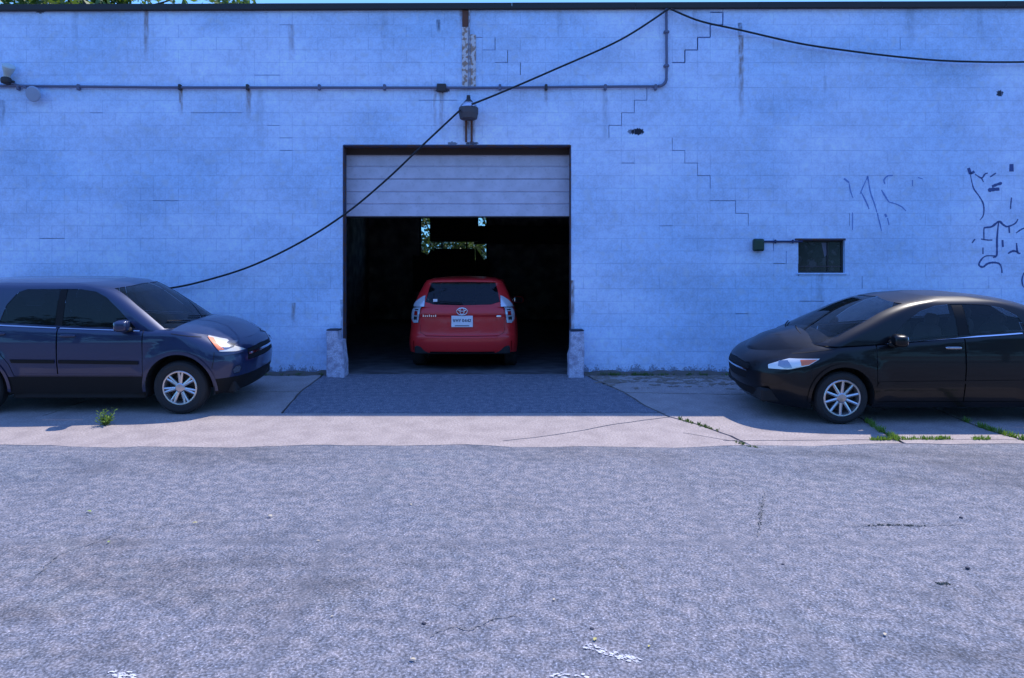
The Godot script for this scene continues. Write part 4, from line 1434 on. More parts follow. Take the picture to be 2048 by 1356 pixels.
# ribbed panel, face towards +z, its foot at y = 0
func section_mesh(h: float, x0: float, x1: float) -> ArrayMesh:
	var st := new_st()
	var p := [Vector2(-0.04, 0.0), Vector2(-0.006, 0.0), Vector2(0.0, 0.006)]
	for k in [0.33, 0.66]:
		p.append_array([Vector2(0.0, h * k - 0.012), Vector2(-0.016, h * k - 0.004), Vector2(-0.016, h * k + 0.004), Vector2(0.0, h * k + 0.012)])
	p.append_array([Vector2(0.0, h - 0.008), Vector2(-0.008, h), Vector2(-0.04, h)])
	for i in p.size():
		var a: Vector2 = p[i]
		var b: Vector2 = p[(i + 1) % p.size()]
		var d := b - a
		quad(st, Vector3(x0, a.y, a.x), Vector3(x1, a.y, a.x), Vector3(x1, b.y, b.x), Vector3(x0, b.y, b.x), Vector3(0, -d.x, d.y))
	return st.commit()

func door_section(door: Node3D, skin: Material, y: float, h: float, z: float, x0: float, x1: float) -> void:
	part("section", section_mesh(h, x0, x1), skin, door, Vector3(0, y, z))

# ---------------------------------------------------------------- things fixed to the wall
func build_fixtures() -> void:
	var pipe := mat("painted_pipe", lin(0.13, 0.14, 0.22), 0.75)
	var iron := mat("old_iron", lin(0.05, 0.045, 0.05), 0.7, 0.2)
	var rusty := mat("rust_brown", lin(0.14, 0.055, 0.035), 0.85)
	# conduit along the wall, turning up to the roof edge
	var y := on_plane(700, 174, 0.05).y
	var c := thing("conduit_pipe", "thin painted conduit running along the wall and turning up to the roof edge", "pipe")
	var x2 := on_plane(1333, 100, 0.05).x
	part("pipe_run", tube([Vector3(-13.9, y + 0.03, 0.04), Vector3(-8, y + 0.02, 0.042), Vector3(-5.6, y - 0.004, 0.04), Vector3(-3.0, y - 0.008, 0.045), Vector3(-0.4, y - 0.01, 0.04), Vector3(1.2, y + 0.006, 0.043), Vector3(x2 - 0.14, y + 0.014, 0.042)], 0.021, 10), pipe, c)
	var el := []
	for i in 9:
		var a := -PI / 2 + PI / 2 * i / 8.0
		el.append(Vector3(x2 - 0.13 + 0.13 * cos(a), y + 0.145 + 0.13 * sin(a), 0.042))
	part("pipe_elbow", tube(el, 0.025, 10), pipe, c)
	part("pipe_riser", tube([Vector3(x2, y + 0.14, 0.042), Vector3(x2 + 0.004, 5.0, 0.042), Vector3(x2, 5.925, 0.042)], 0.021, 10), pipe, c)
	for px in [40, 160, 362, 497, 640, 770, 1000, 1092, 1210, 1310]:
		var p := on_plane(px, 175, 0.0)
		part("pipe_clamp", box(Vector3(p.x - 0.022, y - 0.05, 0.003), Vector3(p.x + 0.022, y + 0.045, 0.074), 0.01), iron if px in [362, 497, 1092] else pipe, c)
	for yy in [5.0, 5.55]:
		part("pipe_clamp", box(Vector3(x2 - 0.045, yy - 0.02, 0.003), Vector3(x2 + 0.045, yy + 0.02, 0.074), 0.01), pipe, c)
	var jb := on_plane(883, 177, 0.0)
	part("junction_box", box(Vector3(jb.x - 0.07, y - 0.075, 0.003), Vector3(jb.x + 0.08, y + 0.05, 0.085), 0.01), iron, c)

	# flat cable covers between roof edge and lamp
	var cv := thing("cable_cover", "pale rust stained twin cover strip between roof edge and wall lamp", "cover strip")
	var worn := mat("cover_strip", Color.WHITE, 0.8)
	var rg := grain(71, 256, 0.03, 4)
	var rd := PackedByteArray()
	rd.resize(256 * 256 * 3)
	for i in 256 * 256:
		var f := smoothstep(0.42, 0.62, rg[i] / 255.0)
		rd[i * 3] = byte(lerpf(206, 158, f))
		rd[i * 3 + 1] = byte(lerpf(202, 132, f))
		rd[i * 3 + 2] = byte(lerpf(206, 118, f))
	worn.albedo_texture = tex(256, 256, rd)
	world_mapped(worn, 0.8)
	var a0 := on_plane(924, 178, 0.01)
	part("strip", box(Vector3(a0.x, a0.y, 0.003), Vector3(a0.x + 0.10, 5.64, 0.022), 0.004), worn, cv)
	part("strip", box(Vector3(a0.x + 0.112, a0.y, 0.003), Vector3(a0.x + 0.125, 5.92, 0.03), 0.004), worn, cv)
	part("strip", box(Vector3(a0.x + 0.137, a0.y, 0.003), Vector3(a0.x + 0.225, 5.52, 0.022), 0.004), worn, cv)
	part("rusty_plate", box(Vector3(a0.x + 0.005, 5.645, 0.003), Vector3(a0.x + 0.10, 5.91, 0.02), 0.004), rusty, cv)

	# lamp over the door
	var lp := on_plane(937, 226, 0.16)
	var l := thing("wall_lamp", "old unlit wall lamp with metal dome and dark hood above the garage opening", "lamp", Vector3(lp.x, lp.y, 0.0))
	part("lamp_hood", lathe([Vector2(0.001, 0.285), Vector2(0.028, 0.28), Vector2(0.034, 0.22), Vector2(0.06, 0.19), Vector2(0.085, 0.165)], Vector3.UP, 24, Vector3(0, 0, 0.17)), iron, l)
	part("lamp_dome", lathe([Vector2(0.085, 0.166), Vector2(0.115, 0.14), Vector2(0.14, 0.105), Vector2(0.148, 0.085)], Vector3.UP, 24, Vector3(0, 0, 0.17)), mat("dome_metal", lin(0.55, 0.58, 0.65), 0.25, 0.9), l)
	part("lamp_housing", lathe([Vector2(0.148, 0.084), Vector2(0.158, 0.07), Vector2(0.158, -0.01), Vector2(0.150, -0.035), Vector2(0.138, -0.095), Vector2(0.12, -0.105), Vector2(0.001, -0.105)], Vector3.UP, 24, Vector3(0, 0, 0.17)), mat("lamp_grey", lin(0.085, 0.075, 0.085), 0.7), l)
	part("bracket", box(Vector3(-0.06, -0.06, 0.003), Vector3(0.06, 0.06, 0.10), 0.01), iron, l)
	for x in [-0.045, 0.045]:
		part("feed_pipe", tube([Vector3(x, -0.10, 0.06), Vector3(x, -0.45, 0.05)], 0.018, 8), rusty, l)

	# cables
	var black := mat("cable_black", lin(0.012, 0.013, 0.02), 0.7)
	var pin := Vector3(x2 + 0.02, 5.90, 0.10)
	var lamp_at := Vector3(lp.x + 0.06, lp.y + 0.10, 0.33)
	var a1 := [pin]
	for q in [[1240, 80, 0.12], [1100, 143, 0.18], [1000, 186, 0.25]]:
		a1.append(on_plane(q[0], q[1], q[2]))
	a1.append(lamp_at)
	top("overhead_cable", tube(smooth_path(a1, 10), 0.016, 7), black, "black cable hanging from the roof edge down to the wall lamp", "cable")
	var a2 := [Vector3(lp.x - 0.12, lp.y + 0.02, 0.30)]
	for q in [[850, 286, 0.27], [770, 362, 0.25], [690, 428, 0.23], [600, 485, 0.2], [500, 533, 0.17], [400, 564, 0.13], [330, 578, 0.09], [250, 588, 0.03]]:
		a2.append(on_plane(q[0], q[1], q[2]))
	top("overhead_cable", tube(smooth_path(a2, 10), 0.016, 7), black, "black cable drooping from the wall lamp across the garage opening", "cable")
	var a3 := [Vector3(x2 + 0.06, 5.90, 0.10)]
	for q in [[1400, 42, 0.10], [1480, 60, 0.09], [1600, 87, 0.09], [1700, 102, 0.09], [1800, 114, 0.09], [1900, 122, 0.09], [2048, 124, 0.09], [2250, 116, 0.09], [2500, 90, 0.06]]:
		a3.append(on_plane(q[0], q[1], q[2]))
	top("overhead_cable", tube(smooth_path(a3, 8), 0.016, 7), black, "black cable sagging from the roof edge along the wall away from the garage opening", "cable")

	# twin floodlight at the far end of the pipe
	var fp := on_plane(15, 150, 0.1)
	var fl := thing("floodlight", "small pale twin headed floodlight on the conduit", "floodlight", Vector3(fp.x, fp.y, 0.0))
	var shell := mat("lamp_shell", lin(0.50, 0.56, 0.54), 0.5)
	part("lamp_head", lathe([Vector2(0.001, -0.11), Vector2(0.05, -0.10), Vector2(0.055, -0.04), Vector2(0.085, 0.04), Vector2(0.095, 0.10), Vector2(0.07, 0.115), Vector2(0.001, 0.12)], Vector3(0.45, 0.80, 0.4).normalized(), 20, Vector3(0.02, 0.05, 0.12)), shell, fl)
	part("lamp_socket", blob(Vector3(-0.03, -0.085, 0.09), Vector3(0.075, 0.06, 0.07), 0.7), iron, fl)
	part("base_plate", box(Vector3(-0.06, -0.16, 0.003), Vector3(0.06, -0.07, 0.05), 0.01), iron, fl)
	var f2 := on_plane(68, 187, 0.12)
	part("arm", tube([Vector3(0.0, -0.12, 0.05), Vector3((f2.x - fp.x) * 0.5, -0.17, 0.06), Vector3(f2.x - fp.x, f2.y - fp.y + 0.02, 0.05)], 0.014, 7), pipe, fl)
	part("lamp_head", lathe([Vector2(0.001, -0.07), Vector2(0.05, -0.06), Vector2(0.11, 0.03), Vector2(0.125, 0.055), Vector2(0.11, 0.07), Vector2(0.001, 0.075)], Vector3(0, -0.25, 0.97).normalized(), 24, Vector3(f2.x - fp.x, f2.y - fp.y, 0.09)), mat("lamp_face", lin(0.30, 0.37, 0.50), 0.35), fl)

	# green box and its feed pipe beside the small window
	var gp := on_plane(1517, 490, 0.05)
	var gb := thing("alarm_box", "small dark green metal box on the wall beside the small window", "box", Vector3(gp.x, gp.y, 0.0))
	part("case", box(Vector3(-0.088, -0.10, 0.003), Vector3(0.08, 0.10, 0.11), 0.02), mat("dark_green", lin(0.008, 0.035, 0.022), 0.5), gb)
	part("lid", box(Vector3(-0.068, -0.08, 0.10), Vector3(0.06, 0.08, 0.122), 0.012), mat("green_lid", lin(0.014, 0.05, 0.03), 0.5), gb)
	var rod0 := on_plane(1528, 483, 0.03)
	var rod1 := on_plane(1605, 482, 0.03)
	var rod := thing("feed_conduit", "thin dark conduit from the green box to the head of the small window", "conduit", Vector3(rod0.x, rod0.y, 0.0))
	part("pipe_run", tube([Vector3(0.0, 0, 0.025), Vector3(rod1.x - rod0.x, 0, 0.025)], 0.016, 8), mat("navy_pipe", lin(0.02, 0.03, 0.10), 0.6), rod)
	for f in [0.3, 0.75]:
		part("pipe_clamp", box(Vector3((rod1.x - rod0.x) * f - 0.012, -0.03, 0.003), Vector3((rod1.x - rod0.x) * f + 0.012, 0.03, 0.046), 0.006), mats.navy_pipe, rod)

	# chipped concrete guards at both feet of the opening
	var conc := mat("guard_paint", Color.WHITE, 0.85)
	var g1 := grain(81, 512, 0.012, 5)
	var g2 := grain(82, 512, 0.06, 3)
	var gd := PackedByteArray()
	gd.resize(512 * 512 * 3)
	for i in 512 * 512:
		var f := smoothstep(0.42, 0.72, g1[i] / 255.0 + 0.3 * (g2[i] / 255.0 - 0.5))
		var v := 0.8 + 0.35 * g2[i] / 255.0
		gd[i * 3] = byte(lerpf(196, 164, f) * v)
		gd[i * 3 + 1] = byte(lerpf(196, 160, f) * v)
		gd[i * 3 + 2] = byte(lerpf(216, 182, f) * v)
	conc.albedo_texture = tex(512, 512, gd)
	world_mapped(conc, 0.9)
	guard("chipped bluish concrete guard post with a stepped top beside the garage opening", [[652, 756], [653, 700], [652, 662], [675, 662], [676, 680], [683, 681], [685, 700], [688, 722], [689, 757]], conc, 0.30)
	guard("chipped bluish concrete guard post with a straight flat top beside the garage opening", [[1137, 759], [1138, 735], [1137, 712], [1141, 700], [1142, 664], [1168, 663], [1169, 700], [1168, 759]], conc, 0.30)

func guard(label: String, px: Array, m: Material, deep: float) -> void:
	var base := on_plane(px[0][0], 752, 0.2)
	var poly := []
	for q in px:
		var p := on_plane(q[0], q[1], deep)
		poly.append(Vector2(p.x - base.x, maxf(p.y, ground_y(deep) - 0.01)))
	var t := thing("corner_guard", label, "guard post", Vector3(base.x, 0, 0))
	# chamfered edge: a slightly smaller face in front of the main slab
	var st := new_st()
	var pk := PackedVector2Array(poly)
	var inner: PackedVector2Array = Geometry2D.offset_polygon(pk, -0.012)[0]
	add_prism(st, pk, Vector3(0, 0, 0.004), Vector3.RIGHT, Vector3.UP, Vector3(0, 0, deep - 0.02))
	add_prism(st, inner, Vector3(0, 0, deep - 0.016), Vector3.RIGHT, Vector3.UP, Vector3(0, 0, 0.014))
	part("post", st.commit(), m, t)
	var lo := 99.0
	var hi := -99.0
	var ty := 0.0
	for q in poly:
		ty = maxf(ty, q.y)
	for q in poly:
		if q.y > ty - 0.03:
			lo = minf(lo, q.x)
			hi = maxf(hi, q.x)
	part("cap", box(Vector3(lo - 0.004, ty, 0.004), Vector3(hi + 0.004, ty + 0.022, deep - 0.03), 0.006), mat("cap_dark", lin(0.03, 0.032, 0.05), 0.8), t)

# ---------------------------------------------------------------- inside the bay
func build_inside() -> void:
	var zh := -12.6
	var a := on_plane(863, 484, zh)
	var b := on_plane(957, 420, zh)
	var h := thing("unit_heater", "dark hanging unit heater silhouetted against the rear window of the bay", "heater", Vector3(a.x, a.y, zh))
	var dk := mat("heater_dark", lin(0.02, 0.021, 0.025), 0.7)
	part("casing", box(Vector3(0, 0, 0), Vector3(b.x - a.x, b.y - a.y, 0.5), 0.02), dk, h)
	for i in 6:
		part("louvre", box(Vector3(0.08, 0.10 + i * 0.15, 0.5), Vector3(b.x - a.x - 0.08, 0.13 + i * 0.15, 0.53), 0.004), dk, h)
	for x in [0.12, b.x - a.x - 0.12]:
		part("hanger", tube([Vector3(x, b.y - a.y, 0.25), Vector3(x, 4.9 - a.y, 0.25)], 0.012, 6), dk, h)
	var d0 := on_plane(950, 488, -13.4)
	var d1 := on_plane(982, 452, -13.4)
	var du := thing("vent_duct", "dark square vent duct crossing the rear window of the bay", "duct", Vector3(d0.x, d0.y, -13.4))
	part("duct_body", box(Vector3(0, 0, -0.15), Vector3(3.37 - d0.x, d1.y - d0.y, 0.15), 0.01), dk, du)
	part("duct_collar", box(Vector3(-0.03, -0.02, -0.18), Vector3(0.05, d1.y - d0.y + 0.02, 0.18), 0.01), dk, du)
	var zr := -13.2
	var c := on_plane(872, 498, zr)
	var d := on_plane(950, 498, zr)
	var r := thing("storage_rack", "tall dark storage rack under the rear window of the bay", "rack", Vector3(c.x, 0.006, zr))
	var w := d.x - c.x
	for q in [[0.0, 0.0], [w - 0.06, 0.0], [0.0, 0.5], [w - 0.06, 0.5]]:
		part("upright", box(Vector3(q[0], 0, q[1]), Vector3(q[0] + 0.06, c.y - 0.006, q[1] + 0.06), 0.004), dk, r)
	for i in 5:
		part("shelf", box(Vector3(0, 0.2 + i * (c.y - 0.25) / 4.0, 0), Vector3(w, 0.235 + i * (c.y - 0.25) / 4.0, 0.56), 0.004), dk, r)
	part("back_panel", box(Vector3(0.005, 0.21, -0.03), Vector3(w - 0.005, c.y - 0.01, -0.004), 0.002), dk, r)
	part("side_sheet", prism([Vector2(-0.80, 1.0), Vector2(-0.02, 1.0), Vector2(-0.02, c.y - 0.12), Vector2(-0.16, c.y - 0.02), Vector2(-0.30, c.y - 0.22), Vector2(-0.48, c.y - 0.10), Vector2(-0.62, c.y - 0.26), Vector2(-0.80, c.y - 0.20)], Vector3(0, 0, -0.06), Vector3.RIGHT, Vector3.UP, Vector3(0, 0, 0.02)), dk, r)
	part("side_sheet", prism([Vector2(w + 0.02, 1.0), Vector2(w + 0.5, 1.0), Vector2(w + 0.5, c.y - 0.26), Vector2(w + 0.30, c.y - 0.38), Vector2(w + 0.16, c.y - 0.15), Vector2(w + 0.02, c.y + 0.05)], Vector3(0, 0, -0.06), Vector3.RIGHT, Vector3.UP, Vector3(0, 0, 0.02)), dk, r)
	var box_mat := mat("carton", lin(0.06, 0.045, 0.035), 0.9)
	for i in 4:
		var y := 0.235 + i * (c.y - 0.25) / 4.0 + 0.006
		top("carton", box(Vector3(-0.25, 0, -0.2), Vector3(0.25, 0.36, 0.2), 0.006), box_mat, ["brown carton on the lowest shelf of the storage rack", "brown carton on the second shelf up of the storage rack", "brown carton on the third shelf up of the storage rack", "brown carton on the fourth shelf up of the storage rack"][i], "carton", Vector3(c.x + 0.35 + 0.2 * (i % 3), y, zr + 0.28), "cartons on the storage rack")

# ---------------------------------------------------------------- ground
func asphalt_material() -> StandardMaterial3D:
	var n := 1024
	var g1 := grain(11, n, 0.11, 2)
	var g2 := grain(12, n, 0.30, 1, FastNoiseLite.TYPE_CELLULAR)
	var g3 := grain(13, n, 0.02, 4)
	var data := PackedByteArray()
	data.resize(n * n * 3)
	for i in n * n:
		var stone := smoothstep(0.45, 0.9, g2[i] / 255.0)
		var v := 0.58 + 0.42 * (g1[i] / 255.0 - 0.25) + 0.22 * (g3[i] / 255.0 - 0.5) + 0.34 * (stone - 0.4)
		var tint := (g3[i] / 255.0 - 0.5) * 0.10
		data[i * 3] = byte(255 * v * (1.0 + tint))
		data[i * 3 + 1] = byte(255 * v)
		data[i * 3 + 2] = byte(255 * v * (1.0 - tint))
	var m := mat("asphalt", lin(0.50, 0.515, 0.62), 0.9)
	m.albedo_texture = tex(n, n, data)
	var bump := PackedByteArray()
	bump.resize(n * n)
	for i in n * n:
		bump[i] = (g1[i] + g2[i]) / 2
	m.normal_enabled = true
	m.normal_texture = normal_tex(n, bump, 3.0)
	m.normal_scale = 0.6
	m.vertex_color_use_as_albedo = true
	return world_mapped(m, 2.7)

func concrete_material() -> StandardMaterial3D:
	var n := 1024
	var g1 := grain(21, n, 0.008, 5)
	var g2 := grain(22, n, 0.09, 3)
	var g3 := grain(23, n, 0.3, 1)
	var data := PackedByteArray()
	data.resize(n * n * 3)
	for i in n * n:
		var dirt := 0.6 * smoothstep(0.30, 0.85, 0.55 * g1[i] / 255.0 + 0.45 * g2[i] / 255.0 + 0.15 * (g3[i] / 255.0 - 0.5))
		var v := 0.70 + 0.32 * g2[i] / 255.0 + 0.26 * (g3[i] / 255.0 - 0.5)
		data[i * 3] = byte(255 * v * lerpf(1.0, 0.80, dirt))
		data[i * 3 + 1] = byte(255 * v * lerpf(0.97, 0.77, dirt))
		data[i * 3 + 2] = byte(255 * v * lerpf(0.99, 0.80, dirt))
	var m := mat("concrete", lin(0.46, 0.42, 0.38), 0.88)
	m.albedo_texture = tex(n, n, data)
	m.normal_enabled = true
	m.normal_texture = normal_tex(n, g2, 2.0)
	m.normal_scale = 0.5
	return world_mapped(m, 3.3)

func ground_lines() -> Array:
	var xs := []
	var zs := []
	var x := -10.0
	while x <= 10.001:
		xs.append(x)
		x += 0.2
	for v in [13.0, 20.0, 40.0, 90.0, 220.0]:
		xs.append(v)
		xs.push_front(-v)
	var z := 0.0
	while z < 13.001:
		zs.append(z)
		z += 0.14
	for v in [16.0, 22.0, 40.0, 90.0, 220.0]:
		zs.append(v)
	for v in [-8.0, -16.5, -30.0, -60.0, -120.0, -260.0]:
		zs.push_front(v)
	return [xs, zs]

func apron_edge(x: float) -> float:
	return 4.06 + 0.05 * sin(x * 1.3) + 0.03 * sin(x * 4.1 + 1.0) - 0.10 * smoothstep(-5.2, -6.6, x) - 0.12 * smoothstep(3.0, 5.0, x)

func build_ground() -> void:
	var am := asphalt_material()
	var n1 := noise(91, 0.35, 4)
	var n2 := noise(92, 1.6, 3)
	var n3 := noise(93, 0.12, 2)
	var gl := ground_lines()
	var xs: Array = gl[0]
	var zs: Array = gl[1]
	var p := []
	var col := []
	for z in zs:
		for x in xs:
			var y := ground_y(z)
			var c := 1.0
			var warm := 0.0
			if z < 0.0:
				y = -0.15
			elif z < 4.2:
				y -= 0.09 * (1.0 - smoothstep(3.6, 3.9, z)) + 0.006 * (1.0 - smoothstep(3.9, 4.2, z))
			if z > 3.9 and absf(x) < 12.0 and z < 14.0:
				y += 0.012 * n1.get_noise_2d(x, z) * smoothstep(4.0, 5.0, z)
			var a := n1.get_noise_2d(x * 0.6, z * 1.3)
			var b := n2.get_noise_2d(x, z * 1.8)
			var streak := n2.get_noise_2d(x * 0.25 + 40.0, z * 2.6)
			c = 1.04 + 0.36 * a + 0.32 * b + 0.26 * streak
			# a younger, darker band of asphalt where the lot was made good against the concrete
			if z > 3.9 and z < 5.6:
				c -= 0.17 * smoothstep(5.2 + 0.6 * a, 4.3, z) * clampf(0.7 + 1.3 * streak, 0.0, 1.3)
			# an old patch towards the far side of the lot
			var patch: float = smoothstep(0.06, -0.06, absf(x - 4.4 - 0.3 * b) - 1.7) * smoothstep(0.06, -0.06, absf(z - 5.1 - 0.25 * a) - 0.75)
			c -= 0.10 * patch
			warm = 0.08 * n3.get_noise_2d(x * 2.0, z * 2.0) + 0.05 * b
			p.append(Vector3(x, y, z))
			col.append(Color(c * (1.0 + warm), c, c * (1.0 - warm), 1.0))
	var st := new_st()
	st.set_smooth_group(0)
	var w := xs.size()
	for j in zs.size() - 1:
		for i in w - 1:
			for k in [j * w + i, j * w + i + 1, (j + 1) * w + i + 1, j * w + i, (j + 1) * w + i + 1, (j + 1) * w + i]:
				st.set_color(col[k])
				st.add_vertex(p[k])
	st.index()
	st.generate_normals()
	var lot := MeshInstance3D.new()
	lot.name = "asphalt_lot"
	lot.mesh = st.commit()
	lot.material_override = am
	lot.set_meta("kind", "structure")
	lot.set_meta("label", "worn grey asphalt parking lot")
	add_child(lot)

	# concrete apron: slabs parted by real joints and cracks
	var cm := concrete_material()
	var ramp_shade_mat := am      # lot asphalt on the ramp slabs, picked to deepen the shaded ground
	var apron := Node3D.new()
	apron.name = "concrete_apron"
	apron.set_meta("kind", "structure")
	apron.set_meta("label", "cracked concrete apron along the foot of the warehouse wall")
	add_child(apron)
	var outer := PackedVector2Array([Vector2(-13.0, 0.03), Vector2(13.0, 0.03)])
	for i in 105:
		var x := 13.0 - i * 0.25
		outer.append(Vector2(x, apron_edge(x) + rng.randf_range(-0.02, 0.02)))
	var slabs := [outer]
	var cuts := [
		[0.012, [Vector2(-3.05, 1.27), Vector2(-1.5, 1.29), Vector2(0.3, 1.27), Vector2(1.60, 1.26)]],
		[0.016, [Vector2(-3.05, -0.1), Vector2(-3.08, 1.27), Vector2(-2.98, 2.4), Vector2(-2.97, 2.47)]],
		[0.008, [Vector2(-2.98, 2.47), Vector2(-1.0, 2.47), Vector2(0.9, 2.455), Vector2(2.0, 2.46)]],  # outer joint of the darker ramp slabs, set close to the wall's shadow edge
		[0.022, [Vector2(1.18, -0.1), Vector2(1.25, 0.3), Vector2(1.62, 1.3), Vector2(1.80, 2.1), Vector2(1.98, 2.62), Vector2(2.28, 3.0), Vector2(2.50, 3.55), Vector2(2.62, 4.4)]],
		[0.011, [Vector2(-0.1, 3.82), Vector2(0.25, 3.66), Vector2(0.74, 3.35), Vector2(1.2, 3.02), Vector2(1.66, 2.80), Vector2(2.0, 2.66)]],
		[0.020, [Vector2(4.36, -0.1), Vector2(4.38, 2.0), Vector2(4.40, 2.9), Vector2(4.30, 3.76), Vector2(4.28, 4.4)]],
		[0.022, [Vector2(5.66, -0.1), Vector2(5.62, 2.0), Vector2(5.62, 2.9), Vector2(5.70, 3.76), Vector2(5.74, 4.4)]],
		[0.013, [Vector2(2.35, 3.80), Vector2(3.8, 3.76), Vector2(5.0, 3.74), Vector2(6.6, 3.78), Vector2(13.5, 3.78)]],
		[0.012, [Vector2(7.1, -0.1), Vector2(7.1, 4.5)]],
		[0.010, [Vector2(2.0, 3.4), Vector2(2.32, 3.72), Vector2(2.52, 3.86)]],
		[0.010, [Vector2(-5.95, -0.1), Vector2(-5.9, 2.0), Vector2(-5.98, 2.6)]],
		[0.012, [Vector2(-13.2, 1.3), Vector2(-8.0, 1.28), Vector2(-3.08, 1.27)]],
		[0.010, [Vector2(-9.2, -0.1), Vector2(-9.2, 4.5)]],
		[0.008, [Vector2(1.62, 1.3), Vector2(3.0, 1.42), Vector2(4.37, 1.35)]],
	]
	for c in cuts:
		var rough_line := PackedVector2Array()
		var pts: Array = c[1]
		for i in pts.size() - 1:
			var nseg := maxi(1, int(pts[i].distance_to(pts[i + 1]) / 0.12))
			for k in nseg:
				var q: Vector2 = pts[i].lerp(pts[i + 1], float(k) / nseg)
				rough_line.append(q + Vector2(rng.randf_range(-1, 1), rng.randf_range(-1, 1)) * 0.007)
		rough_line.append(pts[-1])
		var strips := Geometry2D.offset_polyline(rough_line, c[0], Geometry2D.JOIN_MITER, Geometry2D.END_BUTT)
		for s in strips:
			var next := []
			for poly in slabs:
				next.append_array(Geometry2D.clip_polygons(poly, s))
			slabs = next
	for poly in slabs:
		if Geometry2D.is_polygon_clockwise(poly) or poly.size() < 3:
			continue
		var lift := rng.randf_range(-0.004, 0.006)
		var mid := Vector2.ZERO
		for q in poly:
			mid += q / poly.size()
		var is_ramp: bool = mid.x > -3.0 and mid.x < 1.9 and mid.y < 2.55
		var slab := part("slab", slab_mesh(poly, lift), ramp_shade_mat if is_ramp else cm, apron)
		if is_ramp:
			slab.set_meta("label", "ramp slab in front of the garage opening, in darker asphalt to deepen the shade")

	# dirt heaped along the foot of the wall
	var dirt := mat("dirt", lin(0.12, 0.10, 0.085), 1.0)
	var ds := new_st()
	var dn := noise(97, 2.2, 3)
	for seg in [[-13.5, -2.99], [1.17, 13.5]]:
		var x: float = seg[0]
		while x < seg[1] - 0.01:
			var xb: float = minf(x + 0.1, seg[1])
			var ha := 0.035 + 0.05 * maxf(0.0, dn.get_noise_1d(x) + 0.25)
			var hb := 0.035 + 0.05 * maxf(0.0, dn.get_noise_1d(xb) + 0.25)
			var da := 0.16 + 0.10 * dn.get_noise_1d(x + 50)
			var db := 0.16 + 0.10 * dn.get_noise_1d(xb + 50)
			quad(ds, Vector3(x, ha, 0.004), Vector3(xb, hb, 0.004), Vector3(xb, hb * 0.6, db * 0.5), Vector3(x, ha * 0.6, da * 0.5), Vector3.UP)
			quad(ds, Vector3(x, ha * 0.6, da * 0.5), Vector3(xb, hb * 0.6, db * 0.5), Vector3(xb, ground_y(db) - 0.005, db), Vector3(x, ground_y(da) - 0.005, da), Vector3.UP)
			x += 0.1
	var dm := MeshInstance3D.new()
	dm.name = "dirt_strip"
	dm.mesh = ds.commit()
	dm.material_override = dirt
	dm.set_meta("kind", "structure")
	dm.set_meta("label", "dark dirt gathered along the foot of the block wall")
	add_child(dm)

	# brown litter and silt lying on the slabs near the wall
	var silt := mat("silt", lin(0.21, 0.165, 0.13), 1.0)
	var sn := noise(98, 1.4, 4)
	var ss := new_st()
	for q in [[1.3, 4.6, 0.14, 1.15]]:
		var x: float = q[0]
		while x < q[1]:
			var z: float = q[2]
			while z < q[3]:
				var fade: float = (z - q[2]) / (q[3] - q[2])
				if sn.get_noise_2d(x * 1.2, z * 3.0) * 1.6 + rng.randf_range(-0.25, 0.25) > fade - 0.35 + (0.5 if q[0] < -2.5 and q[1] > 0 else 0.0):
					var r := rng.randf_range(0.012, 0.045)
					var o := Vector3(x + rng.randf_range(-0.03, 0.03), ground_y(z) + 0.0105, z + rng.randf_range(-0.03, 0.03))
					var ring := []
					for m in 6:
						var a := TAU * m / 6
						var d := Vector3(cos(a) * r * rng.randf_range(0.6, 1.5), 0, sin(a) * r * rng.randf_range(0.5, 1.1))
						ring.append(o + d + Vector3(0, -0.069 * d.z - 0.003, 0))
					for m in 6:
						tri(ss, o, ring[m], ring[(m + 1) % 6], Vector3.UP)
				z += 0.045
			x += 0.05
	var sm := MeshInstance3D.new()
	sm.name = "silt"
	sm.mesh = ss.commit()
	sm.material_override = silt
	sm.set_meta("kind", "stuff")
	add_child(sm)
	tag(sm, "brown silt and litter scattered on the slabs near the wall", "dirt")

	# cracks of the asphalt, packed with grit
	var grit := mat("crack_grit", lin(0.13, 0.13, 0.14), 1.0)
	for q in [["fine crack wandering over the open asphalt in front of the garage opening", [[1225, 1118], [1245, 1135], [1262, 1160], [1282, 1172], [1290, 1196]]], ["long crack in the asphalt parallel to the apron in front of the sedan", [[1690, 1052], [1740, 1050], [1800, 1049], [1850, 1051], [1930, 1048]]], ["branching crack in the asphalt before the dark blue vehicle", [[60, 1165], [120, 1110], [190, 1085], [260, 1062], [350, 1046]]], ["short crack in the asphalt running towards the apron", [[1530, 985], [1524, 1010], [1520, 1040], [1512, 1075]]], ["crack crossing the asphalt near the flaking paint line", [[860, 1275], [905, 1255], [940, 1262], [985, 1240], [1040, 1232]]]]:
		var cst := new_st()
		var line := []
		for g in q[1]:
			line.append(on_ground(g[0], g[1]))
		line = smooth_path(line, 10)
		for i in line.size():
			line[i] += Vector3(rng.randf_range(-1, 1), 0, rng.randf_range(-1, 1)) * 0.010
		for i in line.size() - 1:
			var a: Vector3 = line[i] + Vector3(0, 0.0075, 0)
			var b: Vector3 = line[i + 1] + Vector3(0, 0.0075, 0)
			var s: Vector3 = (b - a).normalized().cross(Vector3.UP) * rng.randf_range(0.001, 0.0055)
			quad(cst, a - s, b - s * 0.8, b + s * 0.8, a + s, Vector3.UP)
		var ck := MeshInstance3D.new()
		ck.name = numbered("asphalt_crack")
		ck.mesh = cst.commit()
		ck.material_override = grit
		ck.set_meta("kind", "structure")
		ck.set_meta("label", q[0])
		add_child(ck)

	# worn white paint on the asphalt
	var wp := mat("lot_paint", lin(0.52, 0.53, 0.58), 0.85)
